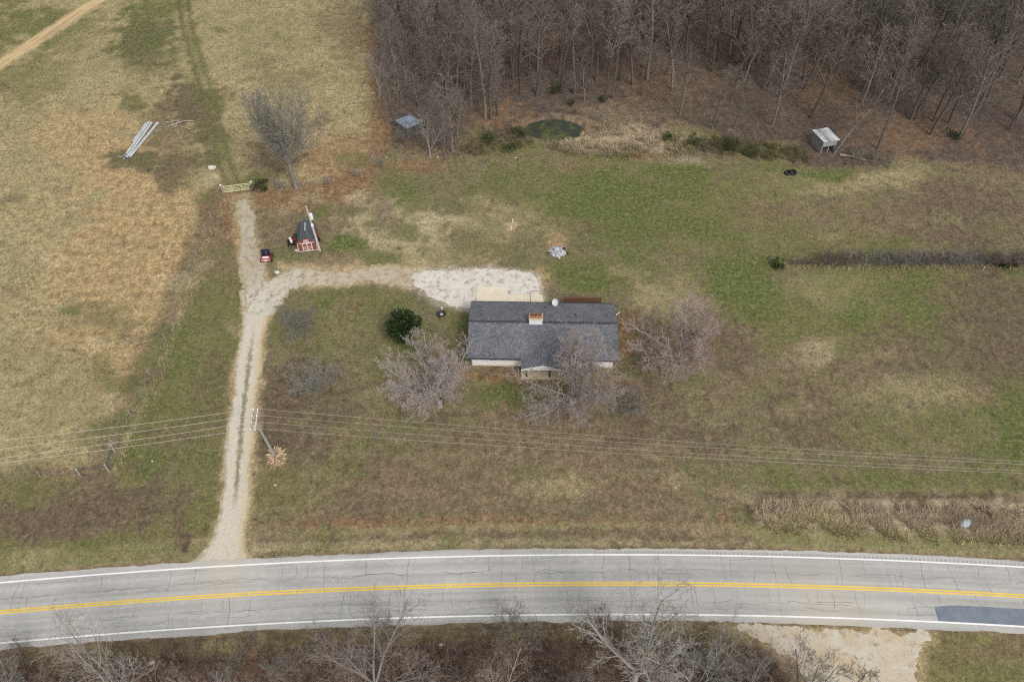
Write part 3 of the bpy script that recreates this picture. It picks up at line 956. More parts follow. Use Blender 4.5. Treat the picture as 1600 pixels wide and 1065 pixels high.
def slope(p0, p1, q0, q1, lip=.012, step=.145):
    """stepped shingle slope: p0-p1 is the eave line, q0-q1 the ridge line above it"""
    p0, p1, q0, q1 = map(Vector, (p0, p1, q0, q1))
    n = (p1 - p0).cross(q0 - p0)
    n = n.normalized() if n.z > 0 else -n.normalized()
    L = ((q0 - p0).length + (q1 - p1).length) / 2
    k = max(2, round(L / step))
    mb = MB()
    W = (p1 - p0).length
    for i in range(k):
        a, c = i / k, (i + 1) / k
        A, B = p0.lerp(q0, a), p1.lerp(q1, a)
        Cc, D = p1.lerp(q1, c), p0.lerp(q0, c)
        up = n * lip
        mb.poly([A + up, B + up, Cc, D], 0, [(0, i * .145), (W, i * .145), (W, (i + .96) * .145), (0, (i + .96) * .145)])
        mb.poly([A, B, B + up, A + up], 0, [(0, i * .145)] * 4)
    # underside and edges
    th = n * -.09
    c4 = [p0 + th, p1 + th, q1 + th, q0 + th]
    mb.poly(c4[::-1], 0, [(0, 0)] * 4)
    mb.poly([p0 + th, p1 + th, p1, p0], 0, [(0, 0)] * 4)
    mb.poly([p0 + th, p0, q0, q0 + th], 0, [(0, 0)] * 4)
    mb.poly([p1, p1 + th, q1 + th, q1], 0, [(0, 0)] * 4)
    return mb


EX, EY, EZ, RZH = 8.88, 4.48, 2.40, 3.88
PITCHK = (RZH - EZ) / EY
roof = slope((-EX, -EY, EZ), (EX, -EY, EZ), (-EX, 0, RZH), (EX, 0, RZH)).build('roof_slope', SHING, house)
slope((EX, EY, EZ), (-EX, EY, EZ), (EX, 0, RZH), (-EX, 0, RZH)).build('roof_slope', SHING, house)
rc = MB(); rc.box((0, 0, RZH + .012), (2 * EX, .24, .02)); rc.build('ridge_cap', RIDGEM, house)
for x0, x1 in ((-7.9, -2.7), (.9, 8.1)):
    v = MB()
    v.v = [(x0, -.19, RZH - .03), (x1, -.19, RZH - .03), (x1, -.05, RZH + .085), (x0, -.05, RZH + .085), (x0, .05, RZH + .085), (x1, .05, RZH + .085), (x1, .19, RZH - .03), (x0, .19, RZH - .03)]
    for q in ((0, 1, 2, 3), (3, 2, 5, 4), (4, 5, 6, 7), (0, 3, 4, 7), (1, 6, 5, 2)): v.face(q)
    v.build('ridge_vent', RIDGEM, house)
# porch gable roof
GX0, GX1, GFY = -2.50, 2.42, -6.02
GC = (GX0 + GX1) / 2
GE = EZ - .10
GR = GE + (GX1 - GX0) / 2 * .30
yb = -(RZH - GR) / PITCHK                                  # where the porch ridge meets the main slope
slope((GX0, GFY, GE), (GX0, -EY + .05, GE + .03), (GC, GFY, GR), (GC, yb + .1, GR + .02)).build('porch_roof', SHING, house)
slope((GX1, -EY + .05, GE + .03), (GX1, GFY, GE), (GC, yb + .1, GR + .02), (GC, GFY, GR)).build('porch_roof', SHING, house)
# rake boards and gable board
for sx, ex in ((GX0 - .03, GC), (GX1 + .03, GC)):
    r_ = MB()
    a_, c_ = Vector((sx, GFY - .03, GE - .02)), Vector((ex, GFY - .03, GR - .01))
    r_.poly([a_ + Vector((0, 0, -.17)), c_ + Vector((0, 0, -.17)), c_ + Vector((0, 0, .035)), a_ + Vector((0, 0, .035))])
    r_.poly([a_ + Vector((0, .05, -.17)), a_ + Vector((0, .05, .035)), c_ + Vector((0, .05, .035)), c_ + Vector((0, .05, -.17))])
    r_.poly([a_ + Vector((0, 0, .035)), c_ + Vector((0, 0, .035)), c_ + Vector((0, .05, .035)), a_ + Vector((0, .05, .035))])
    r_.build('rake_board', WHITE, house)
g_ = MB(); g_.poly([(GX0 + .1, GFY + .12, GE - .1), (GX1 - .1, GFY + .12, GE - .1), (GC, GFY + .12, GR - .1)]); g_.poly([(GX0 + .1, GFY + .17, GE - .1), (GC, GFY + .17, GR - .1), (GX1 - .1, GFY + .17, GE - .1)])
g_.build('porch_gable', CREAM, house)
MB().box((GC, GFY + .2, GE - .14), (GX1 - GX0 - .2, .14, .16)).build('porch_beam', WHITE, house)
MB().box((GC - .02, -4.66, .07), (4.9, 1.92, .16)).build('porch_slab', TAN_C, house)
for px_ in (-1.85, 0.9):
    MB().box((px_, -5.3, 1.19), (.13, .13, 2.08)).box((px_, -5.3, .19), (.2, .2, .08)).build('porch_post', DARKM, house)
MB().box((GX1 - .25, -5.3, 1.15), (.12, .12, 2.0)).build('porch_post', DARKM, house)
# walls: lap siding
WX, WY0, WY1 = 8.45, -3.72, 3.85


def siding(a, c, z0, z1, out, mat):
    mb = MB()
    a, c, out = Vector(a), Vector(c), Vector(out)
    k = int((z1 - z0) / .2)
    for i in range(k):
        l, h = z0 + (z1 - z0) * i / k, z0 + (z1 - z0) * (i + 1) / k
        o = out * .018
        A, B = Vector((a.x, a.y, l)), Vector((c.x, c.y, l))
        D, C2 = Vector((a.x, a.y, h)), Vector((c.x, c.y, h))
        mb.poly([A + o, B + o, C2, D]); mb.poly([A, B, B + o, A + o])
    return mb


siding((-WX, WY0, 0), (WX, WY0, 0), .28, EZ + .25, (0, -1, 0), CREAM).build('front_wall', CREAM, house)
siding((WX, WY1, 0), (-WX, WY1, 0), .28, EZ + .2, (0, 1, 0), CREAM).build('rear_wall', CREAM, house)
for s in (-1, 1):
    mb = siding((s * WX, WY1 if s < 0 else WY0, 0), (s * WX, WY0 if s < 0 else WY1, 0), .28, EZ + .22, (s, 0, 0), CREAM)
    mb.poly([(s * WX, WY0, EZ + .22), (s * WX, WY1, EZ + .22), (s * WX, 0, RZH - .12)])
    mb.build('end_wall', CREAM, house)
f = MB()
for (c_, s_) in (((0, WY0 + .1, .14), (2 * WX, .2, .32)), ((0, WY1 - .1, .14), (2 * WX, .2, .32)), ((-WX + .1, 0, .14), (.2, WY1 - WY0 - .4, .32)), ((WX - .1, 0, .14), (.2, WY1 - WY0 - .4, .32))):
    f.box(c_, s_)
f.build('foundation', CONC, house)
GUTM = M('dark_gutter', (.06, .062, .07), .2, 3, .6)
for x0, x1, y in ((-EX, GX0 - .06, -EY - .02), (GX1 + .06, EX, -EY - .02), (-EX, EX, EY + .02)):
    MB().box(((x0 + x1) / 2, y, EZ - .06), (x1 - x0, .03, .13)).build('fascia', GUTM, house)
    gt = MB()
    s = -1 if y < 0 else 1
    gt.box(((x0 + x1) / 2, y + s * .07, EZ - .09), (x1 - x0, .12, .012)); gt.box(((x0 + x1) / 2, y + s * .135, EZ - .045), (x1 - x0, .012, .10))
    gt.build('gutter', GUTM, house)
    MB().box(((x0 + x1) / 2, y - s * .38, EZ - .10), (x1 - x0 - .1, .68, .02)).build('soffit', WHITE, house)
for s in (-1, 1):
    r_ = MB()
    for q in (-1, 1):
        r_.v += [(s * (EX + .012), q * EY, EZ - .14), (s * (EX + .012), 0, RZH - .14), (s * (EX + .012), 0, RZH + .0), (s * (EX + .012), q * EY, EZ + .0)]
        k = len(r_.v)
        r_.face((k - 4, k - 3, k - 2, k - 1))
    r_.build('end_rake_board', GUTM, house)


def window(x, y, z, w, h, out, rz=0.0):
    f = MB()
    f.box((x, y + out * .04, z + h / 2), (w + .14, .05, .07)); f.box((x, y + out * .04, z - h / 2), (w + .14, .05, .07))
    f.box((x - w / 2 - .035, y + out * .04, z), (.07, .05, h - .07)); f.box((x + w / 2 + .035, y + out * .04, z), (.07, .05, h - .07)); f.box((x, y + out * .038, z), (.05, .04, h - .07))
    fo = f.build('window', WHITE, house)
    MB().box((x, y + out * .026, z), (w, .012, h)).build('pane', GLASS, fo)
    MB().box((x, y + out * .07, z - h / 2 - .05), (w + .2, .1, .03)).build('sill', WHITE, fo)


for x, w in ((-5.9, .9), (4.3, 1.2), (7.3, .9)):
    window(x, WY0 - .018, 1.62, w, .95, -1)
for x, w in ((-6.8, 1.0), (-4.3, 1.5), (3.6, 1.0), (7.6, 1.0)):
    window(x, WY1 + .018, 1.5, w, 1.0, 1)
d_ = MB(); d_.box((-.3, WY0 - .045, 1.32), (.95, .05, 2.05)); dr = d_.build('front_door', BARNRED, house)
MB().lathe([(.03, 0), (.03, .05)], (0.08, WY0 - .1, 1.25), 8).build('handle', GREYMET, dr)
MB().box((1.4, WY1 + .045, 1.32), (.95, .05, 2.05)).build('back_door', WHITE, house)
# chimney
ch = MB(); ch.box((-.86, .12, 4.05), (1.58, .90, 1.15)); chim = ch.build('chimney', WHITE, house)
MB().box((-.86, .12, 4.66), (1.66, .98, .09)).build('chimney_cap', TAN_C, chim)
cb = MB(); cb.box((-.86, .16, 4.75), (1.46, .70, .10)); cb.build('flue_bed', BRICK, chim)
for q in (-.46, 0, .46):
    fl = MB(); fl.lathe([(.21, 0), (.20, .24), (.165, .24), (.16, .10)], (-.86 + q, .18, 4.80), 10, cap=False)
    fl.lathe([(.166, 0.0), (.0, .001)], (-.86 + q, .18, 4.93), 10, 1, cap=False)
    fl.build('flue', [FLUE, BLACKP], chim)
MB().box((-.86, -.36, 3.80), (1.70, .05, .16)).build('flashing', GREYMET, chim)
# vents, dish
for x, y in ((4.0, 1.6), (.30, 3.3)):
    z = RZH - abs(y) * PITCHK
    MB().tube([(x, y, z - .05), (x, y, z + .35)], .05, 8).lathe([(.14, -.02), (.06, .08)], (x, y, z), 10).build('vent_pipe', DARKM, house)
dz = RZH - 4.0 * PITCHK
di = MB()
di.tube([(1.75, 3.95, dz - .02), (1.75, 3.98, dz + .35), (1.62, 4.0, dz + .52)], .03, 6)
di.tube([(1.75, 3.95, dz - .02), (2.1, 3.6, dz + .12)], .02, 5); di.tube([(1.75, 3.97, dz + .3), (2.05, 3.5, dz + .16)], .015, 5)
dish = di.build('satellite_dish', GREYMET, house)
dd = MB()
mt_ = Matrix.Translation((1.55, 3.93, dz + .58)) @ Matrix.Rotation(R(-18), 4, 'Z') @ Matrix.Rotation(R(62), 4, 'X')
ringsn, nn_ = 5, 18
for i in range(ringsn):
    r0 = .50 * i / (ringsn - 1)
    for k in range(nn_):
        t = 2 * math.pi * k / nn_
        v = mt_ @ Vector((r0 * .80 * math.cos(t), r0 * math.sin(t), .36 * r0 * r0))
        dd.v.append(tuple(v))
for i in range(ringsn - 1):
    for k in range(nn_):
        k2 = (k + 1) % nn_
        dd.face((i * nn_ + k, i * nn_ + k2, (i + 1) * nn_ + k2, (i + 1) * nn_ + k))
dd.build('reflector', M('grey_dish_enamel', (.55, .58, .61), .08, 2, .5), dish, True)
ar = MB(); ar.tube([mt_ @ Vector((0, -.48, .06)), mt_ @ Vector((0, -.22, .5))], .02, 5); ar.box(mt_ @ Vector((0, -.2, .52)), (.09, .09, .12)); ar.build('feed_arm', GREYMET, dish)
# downspouts with their extensions
MB().tube([(8.55, 4.5, 2.3), (8.5, 3.98, 2.0), (8.5, 3.98, .25), (9.0, 4.4, .12), (9.9, 5.2, .1)], .055, 6).build('downspout', WHITE, house)
MB().tube([(8.6, -4.5, 2.3), (8.55, -3.85, 2.0), (8.55, -3.85, .2), (8.75, -4.7, .1), (9.2, -5.6, .08)], .05, 6).build('downspout', RUST, house)
# back patio slab and deck
pt = MB()
for (x0, x1, y0, y1) in ((-4.55, -.62, 67.35, 70.1), (-4.55, -.62, 70.12, 72.9), (-.60, 1.62, 67.35, 71.6), (1.64, 3.95, 67.35, 71.6)):
    pt.box(((x0 + x1) / 2, (y0 + y1) / 2, .03), (x1 - x0, y1 - y0, .1))
struct('patio', pt, CONC)
pr = thing('patio_railing', 'thin dark metal handrail standing at the edge of the back patio', 'railing', (3.1, 71.3, .08))
MB().tube([(-.75, 0, 0), (-.75, 0, .9), (.75, .05, .9), (.75, .05, 0)], .025, 6).build('rail', DARKM, pr)
MB().tube([(-.75, -.02, 0), (-.75, -1.4, 0), (-.75, -1.4, .85), (-.75, -.02, .87)], .022, 6).build('side_rail', DARKM, pr)
deck = thing('wooden_deck', 'low red-brown wooden deck with board rail behind the house', 'deck', (8.95, 68.55, 0), HA)
for k in range(14):
    MB().box((0, -1.1 + k * .155, .42), (4.75, .14, .035)).build('floor_board', DECKW, deck)
for x in (-2.3, 0, 2.3):
    for y in (-1.05, 1.12):
        MB().box((x, y, .72 if y > 0 else .2), (.11, .11, 1.52 if y > 0 else .46)).build('post', DECKW, deck)
for z in (.62, .86, 1.10, 1.34):
    MB().box((0, 1.04, z), (4.7, .03, .17)).build('rail_board', DECKW, deck)
MB().box((0, 1.12, 1.50), (4.9, .2, .04)).build('top_rail', DECKW, deck)

# ------------------------------------------------------------------ barn-red shed
sp_ = at(482.5, 379)
shed = thing('garden_shed', 'small barn-red shed with grey gambrel roof and white trim', 'shed', (sp_.x, sp_.y, 0), R(9))
SW, SL = 1.26, 1.75
prof = [(-SW, 0.12), (-SW, 1.55), (-.72, 2.22), (0, 2.58), (.72, 2.22), (SW, 1.55), (SW, .12)]
w_ = MB()
for s in (-1, 1):
    w_.poly([(x, s * SL, z) for x, z in (prof if s < 0 else prof[::-1])][::-1])
    for k in range(11):                                    # vertical board battens
        x = -SW + .1 + k * (2 * SW - .2) / 10
        hz = 1.5 if abs(x) > .95 else 2.05 + (.72 - min(abs(x), .72)) * .45
        w_.box((x, s * (SL + .006), .12 + (hz - .12) / 2), (.03, .012, hz - .12))
for s in (-1, 1):
    w_.poly([(s * SW, -SL, .12), (s * SW, SL, .12), (s * SW, SL, 1.55), (s * SW, -SL, 1.55)])
    for k in range(16):
        w_.box((s * (SW + .006), -SL + .1 + k * (2 * SL - .2) / 15, .83), (.012, .03, 1.42))
w_.build('wall', BARNRED, shed)
ROOFG = M('charcoal_shed_roof', (.085, .09, .105), .3, 4, .9, .2)
for i, (a_, c_) in enumerate((((-SW - .03, 1.56), (-.74, 2.27)), ((-.74, 2.27), (0, 2.63)), ((0, 2.63), (.74, 2.27)), ((.74, 2.27), (SW + .03, 1.56)))):
    lo, hi = (a_, c_) if a_[1] < c_[1] else (c_, a_)
    slope((lo[0], -SL - .14, lo[1]), (lo[0], SL + .14, lo[1]), (hi[0], -SL - .14, hi[1]), (hi[0], SL + .14, hi[1]), .01).build('roof_panel', ROOFG, shed)
MB().box((0, .35, 2.655), (.12, 1.6, .03)).build('ridge_strip', M('pale_ridge_strip', (.55, .58, .45), .15, 4, .6), shed)
PINKW = M('white_trim_board', (.62, .54, .51), .15, 4, .7)


def bar(mb, p, q, w, y, t=.03):
    p, q = Vector((p[0], 0, p[1])), Vector((q[0], 0, q[1]))
    d = (q - p); L = d.length; an = math.atan2(d.z, d.x)
    mb.box(((p.x + q.x) / 2, y, (p.z + q.z) / 2), (L, t, w), ry=-an)


yf = -SL - .03
for pq in (((-SW, .12), (-SW, 1.55)), ((-SW, 1.55), (-.72, 2.22)), ((-.72, 2.22), (0, 2.56)), ((0, 2.56), (.72, 2.22)), ((.72, 2.22), (SW, 1.55)), ((SW, 1.55), (SW, .12)), ((-SW, 1.60), (SW, 1.60)), ((-SW, .16), (SW, .16))):
    t_ = MB(); bar(t_, *pq, .10, yf - .005 * abs(pq[0][0] - pq[1][0])); t_.build('trim_board', PINKW, shed)
for sx in (-1, 1):
    dm = MB(); dm.box((sx * .325, yf, .86), (.63, .03, 1.36)); door = dm.build('door', BARNRED, shed)
    e = MB()
    x0, x1 = sx * .04, sx * .61
    bar(e, (x0, .24), (x0, 1.5), .07, yf - .03); bar(e, (x1, .24), (x1, 1.5), .11, yf - .03)
    bar(e, (x0, .24), (x1, .24), .08, yf - .038); bar(e, (x0, 1.5), (x1, 1.5), .08, yf - .038); bar(e, (x0, .87), (x1, .87), .08, yf - .038)
    bar(e, (x0, .27), (x1, .84), .07, yf - .045); 
    e.build('door_frame', PINKW, door)
    MB().box((sx * .1, yf - .06, .95), (.04, .04, .14)).build('handle', DARKM, door)
lw = MB(); lw.box((0, yf, 1.96), (.62, .03, .40)); lo_ = lw.build('loft_hatch', BARNRED, shed)
e = MB()
for pq in (((-.31, 1.78), (.31, 1.78)), ((-.31, 2.14), (.31, 2.14)), ((-.31, 1.78), (-.31, 2.14)), ((.31, 1.78), (.31, 2.14)), ((-.31, 1.78), (.31, 2.14)), ((-.31, 2.14), (.31, 1.78))):
    bar(e, *pq, .06, yf - .03 - .004 * len(e.v) / 8)
e.build('hatch_frame', PINKW, lo_)

# the pole beside the shed
pb, ptp = at(499.5, 391.5), at(478, 322, 8.3)
DV = ptp - pb
up = thing('utility_pole', 'slim pale utility pole with white transformer beside the red shed', 'utility pole', pb)
MB().tube([(0, 0, -.2), DV * .5, DV], [.13, .11, .085], 8).build('pole', M('pale_pole', (.50, .46, .41), .2, 5, .8), up)
q = DV * .80
MB().lathe([(.0, 0), (.24, .02), (.26, .12), (.26, .80), (.22, .88), (.0, .92)], q + Vector((.3, -.12, -.5)), 14).build('transformer', M('pale_grey_enamel', (.62, .65, .64), .08, 2, .4), up)
MB().box(q + Vector((.12, -.05, -.1)), (.3, .08, .5)).build('bracket', GREYMET, up)
MB().box(DV * .60 + Vector((.12, -.14, 0)), (.28, .22, .36)).build('meter_box', WHITE, up)
MB().tube([DV * .97, DV * .97 + Vector((-.05, 0, .35))], [.05, .04], 6).build('insulator', INSUL, up)
MB().tube([DV * .60 + Vector((.12, -.1, 0)), DV * .3 + Vector((.16, -.1, 0)), (.16, -.1, 0)], .035, 6).build('conduit', WHITE, up)

# road pole with double crossarm
rb, rt = at(433, 718), at(397, 655, 9.0)
RV = rt - rb
rp = thing('utility_pole', 'leaning weathered utility pole with double crossarm beside the driveway', 'utility pole', rb)
MB().tube([(0, 0, -.3), RV * .5, RV * 1.04], [.17, .15, .115], 9).build('pole', POLEW, rp)
ARM = 1.28
armdir = Vector((-.10, 1, 0)).normalized()
side = Vector((armdir.y, -armdir.x, 0))
ac = RV * .985
insul = []
for s in (-1, 1):
    c_ = ac + side * s * .21
    MB().box(c_, (.10, 2 * ARM, .13), rz=math.atan2(armdir.y, armdir.x) - R(90)).build('crossarm', M('pale_crossarm', (.52, .51, .49), .15, 5, .75) if s > 0 else POLEW, rp)
    for t in (-1, -.33, .33, 1):
        pI = c_ + armdir * ARM * .95 * t + Vector((0, 0, .06))
        MB().lathe([(.035, 0), (.07, .03), (.04, .08), (.085, .12), (.06, .2), (.02, .23)], pI, 8).build('insulator', INSUL, rp)
for s in (-1, 1):
    MB().tube([ac + armdir * s * .8 + side * .16, RV * .90], .02, 5).build('arm_brace', GREYMET, rp)


def wire(p, q, sag, label, r=.016, n=22, group='wires of the roadside power line', mat=None):
    pts = []
    for i in range(n + 1):
        t = i / n
        w = p.lerp(q, t)
        pts.append(w - Vector((0, 0, sag * 4 * t * (1 - t))))
    o = MB().tube(pts, r, 3, False).build('power_wire', mat or WIRE)
    tag(o, label, 'wire', group)


# next poles are out of frame: the wires run on to where they stand
rsurv = [727.0, 731.5, 741.5, 745.5]
lsurv = [689.0, 702.0, 716.5, 724.0]
names = ['northernmost', 'second from the north', 'third from the north', 'southernmost']
for k, t in enumerate((1, .33, -.33, -1)):
    p0 = rb + ac + armdir * ARM * .95 * t + Vector((0, 0, .25))
    e1 = at(1600, rsurv[k], 7.2)
    e1 = p0 + (e1 - p0) * 1.30; e1.z = 8.6
    wire(p0 + side * .21, e1, 1.1, f'pale power wire running right from the leaning pole, {names[k]} of four')
    e2 = at(0, lsurv[k], 8.6)
    e2 = p0 + (e2 - p0) * 1.7; e2.z = 9.2
    wire(p0 - side * .21, e2, .5, f'pale power wire running left from the leaning pole, {names[k]} of four')
for k, s in enumerate((-.3, .3)):
    wire(rb + ac + armdir * ARM * .9 * (1 if k else .3) + Vector((0, 0, .25)), pb + DV * (.97 - .03 * k), .6, ('upper' if k else 'lower') + ' thin wire between the leaning pole and the shed pole', .006, mat=SWIRE, group='thin service wires')
wire(pb + DV * .98, at(590, 120, 9.0), .8, 'thin wire running from the shed pole up to the wood', .006, mat=SWIRE, group='thin service wires')
wire(pb + DV * .9, Vector((HX - 8.7, HY + 3.5, 2.75)), .5, 'thin service wire from the shed pole to the house corner', .006, mat=SWIRE, group='thin service wires')

# ------------------------------------------------------------------ gate, fences
ga, gb = at(349, 303), at(396, 297)
gd = gb - ga
gate = thing('farm_gate', 'pale green tubular farm gate closed across the pasture track', 'gate', ga, math.atan2(gd.y, gd.x))
GL = gd.length
fr = MB(); fr.tube([(.2, 0, .25), (GL - .12, 0, .25), (GL - .12, 0, 1.3), (.2, 0, 1.3), (.2, 0, .25)], .045, 6); fr.build('gate_frame', GATEY, gate)
for z in (.42, .60, .80, 1.05):
    MB().tube([(.2, 0, z), (GL - .12, 0, z)], .03, 5).build('bar', GATEY, gate)
for x in (.33, .66):
    MB().box((GL * x, 0, .78), (.07, .03, 1.02)).build('upright', GATEY, gate)
wm = MB()
for k in range(14):
    wm.tube([(.25 + k * .11, 0, .3), (.25 + k * .11, 0, 1.25)], .014, 3, False)
wm.build('wire_mesh', GATEY, gate)
for x, lab, hgt in ((0, 'white capped gate post at the left end of the green gate', 1.55), (GL, 'white capped gate post at the right end of the green gate', 1.5)):
    pp = ga + gd.normalized() * x
    po = thing('gate_post', lab, 'post', pp, group='posts of the farm gate')
    MB().tube([(0, 0, -.2), (0, 0, hgt)], .10, 8).build('shaft', POLEW, po)
    MB().lathe([(.13, 0), (.13, .12), (.0, .18)], (0, 0, hgt), 8).build('cap', WHITE, po)


def fence(P, label, every, wires, h=1.2, mat=None):
    P = [Vector((x, y, 0)) for x, y in P]
    o = thing('wire_fence', label, 'fence', P[0])
    base = P[0]
    proto = None
    pts = []
    for a_, c_ in zip(P[:-1], P[1:]):
        n = max(1, round((c_ - a_).length / every))
        for k in range(n):
            pts.append(a_.lerp(c_, k / n))
    pts.append(P[-1])
    me = MB().tube([(0, 0, -.2), (.02, 0, h)], [.055, .05], 5).mesh('fence_post', mat or POLEW)
    for q in pts:
        po = link_mesh('post', me, o); po.location = q - base; po.rotation_euler = (rnd.uniform(-.07, .07), rnd.uniform(-.07, .07), rnd.uniform(0, 6))
    for z in wires:
        MB().tube([q - base + Vector((0, 0, z)) for q in pts], .008, 3, False).build('strand', GREYMET, o)
    return o


fence(FENCE[2:], 'sagging wire fence with thin posts between the tan pasture and the drive', 4.2, (.35, .7, 1.1), mat=POLEW)
fence(FENCE[:2], 'short wire fence with thin posts along the bottom of the tan pasture', 4.2, (.35, .7, 1.1))
fence(FENCE2[1:5], 'wire fence in brown weeds right of the big leafless tree', 4.0, (.35, .7, 1.1))
fence(HEDGE, 'wire fence buried in the low brush at the right of the lawn', 4.5, (.35, .7, 1.1))
# braced corner
c0, c1, c2 = at(126, 743), at(170, 736), at(180, 706)
br = thing('corner_brace', 'braced dark timber fence corner at the bottom of the tan pasture', 'fence brace', c1)
for q in (c0, c1, c2):
    MB().tube([q - c1 + Vector((0, 0, -.2)), q - c1 + Vector((.03, .02, 1.35))], [.12, .11], 7).build('post', POLEW, br)
DKW = M('dark_timber', (.09, .085, .08), .3, 5, .9)
MB().tube([c0 - c1 + Vector((0, 0, 1.0)), Vector((0, 0, 1.0))], .07, 6).build('brace_rail', DKW, br)
MB().tube([c2 - c1 + Vector((0, 0, 1.0)), Vector((0, 0, 1.0))], .07, 6).build('brace_rail', DKW, br)
MB().tube([c0 - c1 + Vector((0, 0, .15)), c0 - c1 + Vector((1.2, -.5, .9))], .05, 6).build('brace_strut', DKW, br)

# ------------------------------------------------------------------ vehicle and clutter round the shed
vp = at(417.5, 405)
ve = thing('utility_vehicle', 'small red utility vehicle with dark seats parked beside the gravel drive', 'vehicle', vp, R(4))
ve.scale = (.98, .74, .92)
bd = MB()
side_ = [(-.95, .28), (-.95, .62), (-.80, .74), (-.25, .80), (-.15, .50), (.55, .50), (.60, .72), (1.0, .72), (1.0, .30)]
for s in (-1, 1):
    bd.poly([(s * .66, y, z) for y, z in side_] if s < 0 else [(s * .66, y, z) for y, z in side_[::-1]])
for (a_, c_) in zip(side_, side_[1:] + side_[:1]):
    bd.poly([(-.66, a_[0], a_[1]), (.66, a_[0], a_[1]), (.66, c_[0], c_[1]), (-.66, c_[0], c_[1])][::-1])
bd.build('body', REDP, ve)
MB().box((0, -.52, .80), (.84, .44, .03)).box((0, -.955, .5), (.62, .02, .2)).build('white_panel', WHITE, ve)
for s in (-1, 1):
    se = MB(); se.box((s * .31, .25, .60), (.50, .46, .16)); se.box((s * .31, .48, .86), (.50, .12, .5), rx=R(-10)); se.build('seat', M('dark_blue_vinyl', (.02, .022, .04), .3, 4, .5), ve)
    MB().box((s * .52, -.965, .52), (.16, .03, .10)).build('headlight', M('lamp_glass', (.6, .6, .55), .05, 2, .2), ve)
    for y in (-.62, .68):
        wh = MB(); wh.lathe([(.14, -.11), (.27, -.11), (.30, -.06), (.30, .06), (.27, .11), (.14, .11)], (0, 0, 0), 14)
        for i, v in enumerate(wh.v): wh.v[i] = (v[2] + s * .70, v[0] + y, v[1] + .30)
        wo_ = wh.build('wheel', BLACKP, ve)
        hb = MB(); hb.lathe([(.14, -.08), (.06, .09)], (0, 0, 0), 10)
        for i, v in enumerate(hb.v): hb.v[i] = (s * (.70 + v[2]), v[0] + y, v[1] + .30)
        hb.build('rim', GREYMET, wo_)
MB().tube([(-.62, .6, .7), (-.6, .55, 1.5), (.6, .55, 1.5), (.62, .6, .7)], .03, 6).tube([(-.62, -.2, .78), (-.58, .05, 1.46), (-.6, .55, 1.5)], .025, 6).tube([(.62, -.2, .78), (.58, .05, 1.46), (.6, .55, 1.5)], .025, 6).build('roll_bar', DARKM, ve)
MB().box((0, .30, 1.53), (1.22, .62, .04)).build('canopy', M('dark_navy_canopy', (.022, .024, .045), .4, 3, .6), ve)
st = MB(); st.tube([(-.3, -.2, .75), (-.3, 0, .98)], .02, 5)
st.tube([Vector((-.3 + .17 * math.cos(k * .5236), .0 + .17 * math.sin(k * .5236) * .5, .98 + .17 * math.sin(k * .5236) * .85)) for k in range(13)], .018, 5, False); st.build('steering_wheel', BLACKP, ve)
MB().box((0, .82, .74), (1.1, .4, .05)).build('cargo_lid', M('pale_box_lid', (.5, .5, .52), .1, 3, .5), ve)

bkp = at(456, 381)
ct = thing('garden_cart', 'black garden cart left of the red shed carrying white buckets', 'cart', bkp, R(10))
tr = MB(); tr.box((0, 0, .42), (.85, 1.25, .05)); tr.box((-.41, 0, .55), (.04, 1.25, .25)); tr.box((.41, 0, .55), (.04, 1.25, .25)); tr.box((0, .61, .55), (.78, .04, .25)); tr.box((0, -.61, .55), (.78, .04, .25)); tr.build('tray', BLACKP, ct)
for x in (-.42, .42):
    for y in (-.42, .42):
        wh = MB(); wh.lathe([(.05, -.05), (.19, -.05), (.2, 0), (.19, .05), (.05, .05)], (0, 0, 0), 10)
        for i, v in enumerate(wh.v): wh.v[i] = (v[2] + x * 1.15, v[0] + y, v[1] + .2)
        wh.build('wheel', BLACKP, ct)
MB().tube([(0, -.6, .42), (0, -1.2, .5), (-.2, -1.25, .5), (.2, -1.25, .5)], .02, 5).build('handle', DARKM, ct)
for (dx, dy, lab) in ((-.14, .22, 'white plastic bucket at the back of the black garden cart'), (.14, -.30, 'white plastic bucket at the front of the black garden cart')):
    bu = thing('bucket', lab, 'bucket', bkp + Vector((dx, dy, .445)), group='white buckets on the cart')
    MB().lathe([(.14, 0), (.175, .40), (.165, .40), (.135, .03)], (0, 0, 0), 14).build('shell', WHITE, bu)
    MB().lathe([(.18, .40), (.18, .43), (.0, .44)], (0, 0, 0), 14).build('lid', WHITE, bu)
blob_ = MB()


def lump(mb, c, r, sq=(1, 1, 1), seed=0, nu=9, nv=6, amp=.25, mi=0):
    rr = random.Random(seed)
    b = len(mb.v)
    for j in range(nv + 1):
        ph = math.pi * j / nv
        for k in range(nu):
            t = 2 * math.pi * k / nu
            q = r * (1 + rr.uniform(-amp, amp))
            mb.v.append((c[0] + q * sq[0] * math.sin(ph) * math.cos(t), c[1] + q * sq[1] * math.sin(ph) * math.sin(t), c[2] + q * sq[2] * math.cos(ph)))
    for j in range(nv):
        for k in range(nu):
            k2 = (k + 1) % nu
            mb.face((b + j * nu + k, b + (j + 1) * nu + k, b + (j + 1) * nu + k2, b + j * nu + k2), mi)
    return mb


def solo(name, mb, mat, label, cat, loc=None, group=None, smooth=False):
    o = mb.build(name, mat, None, smooth)
    if loc is not None: o.location = loc
    return tag(o, label, cat, group)


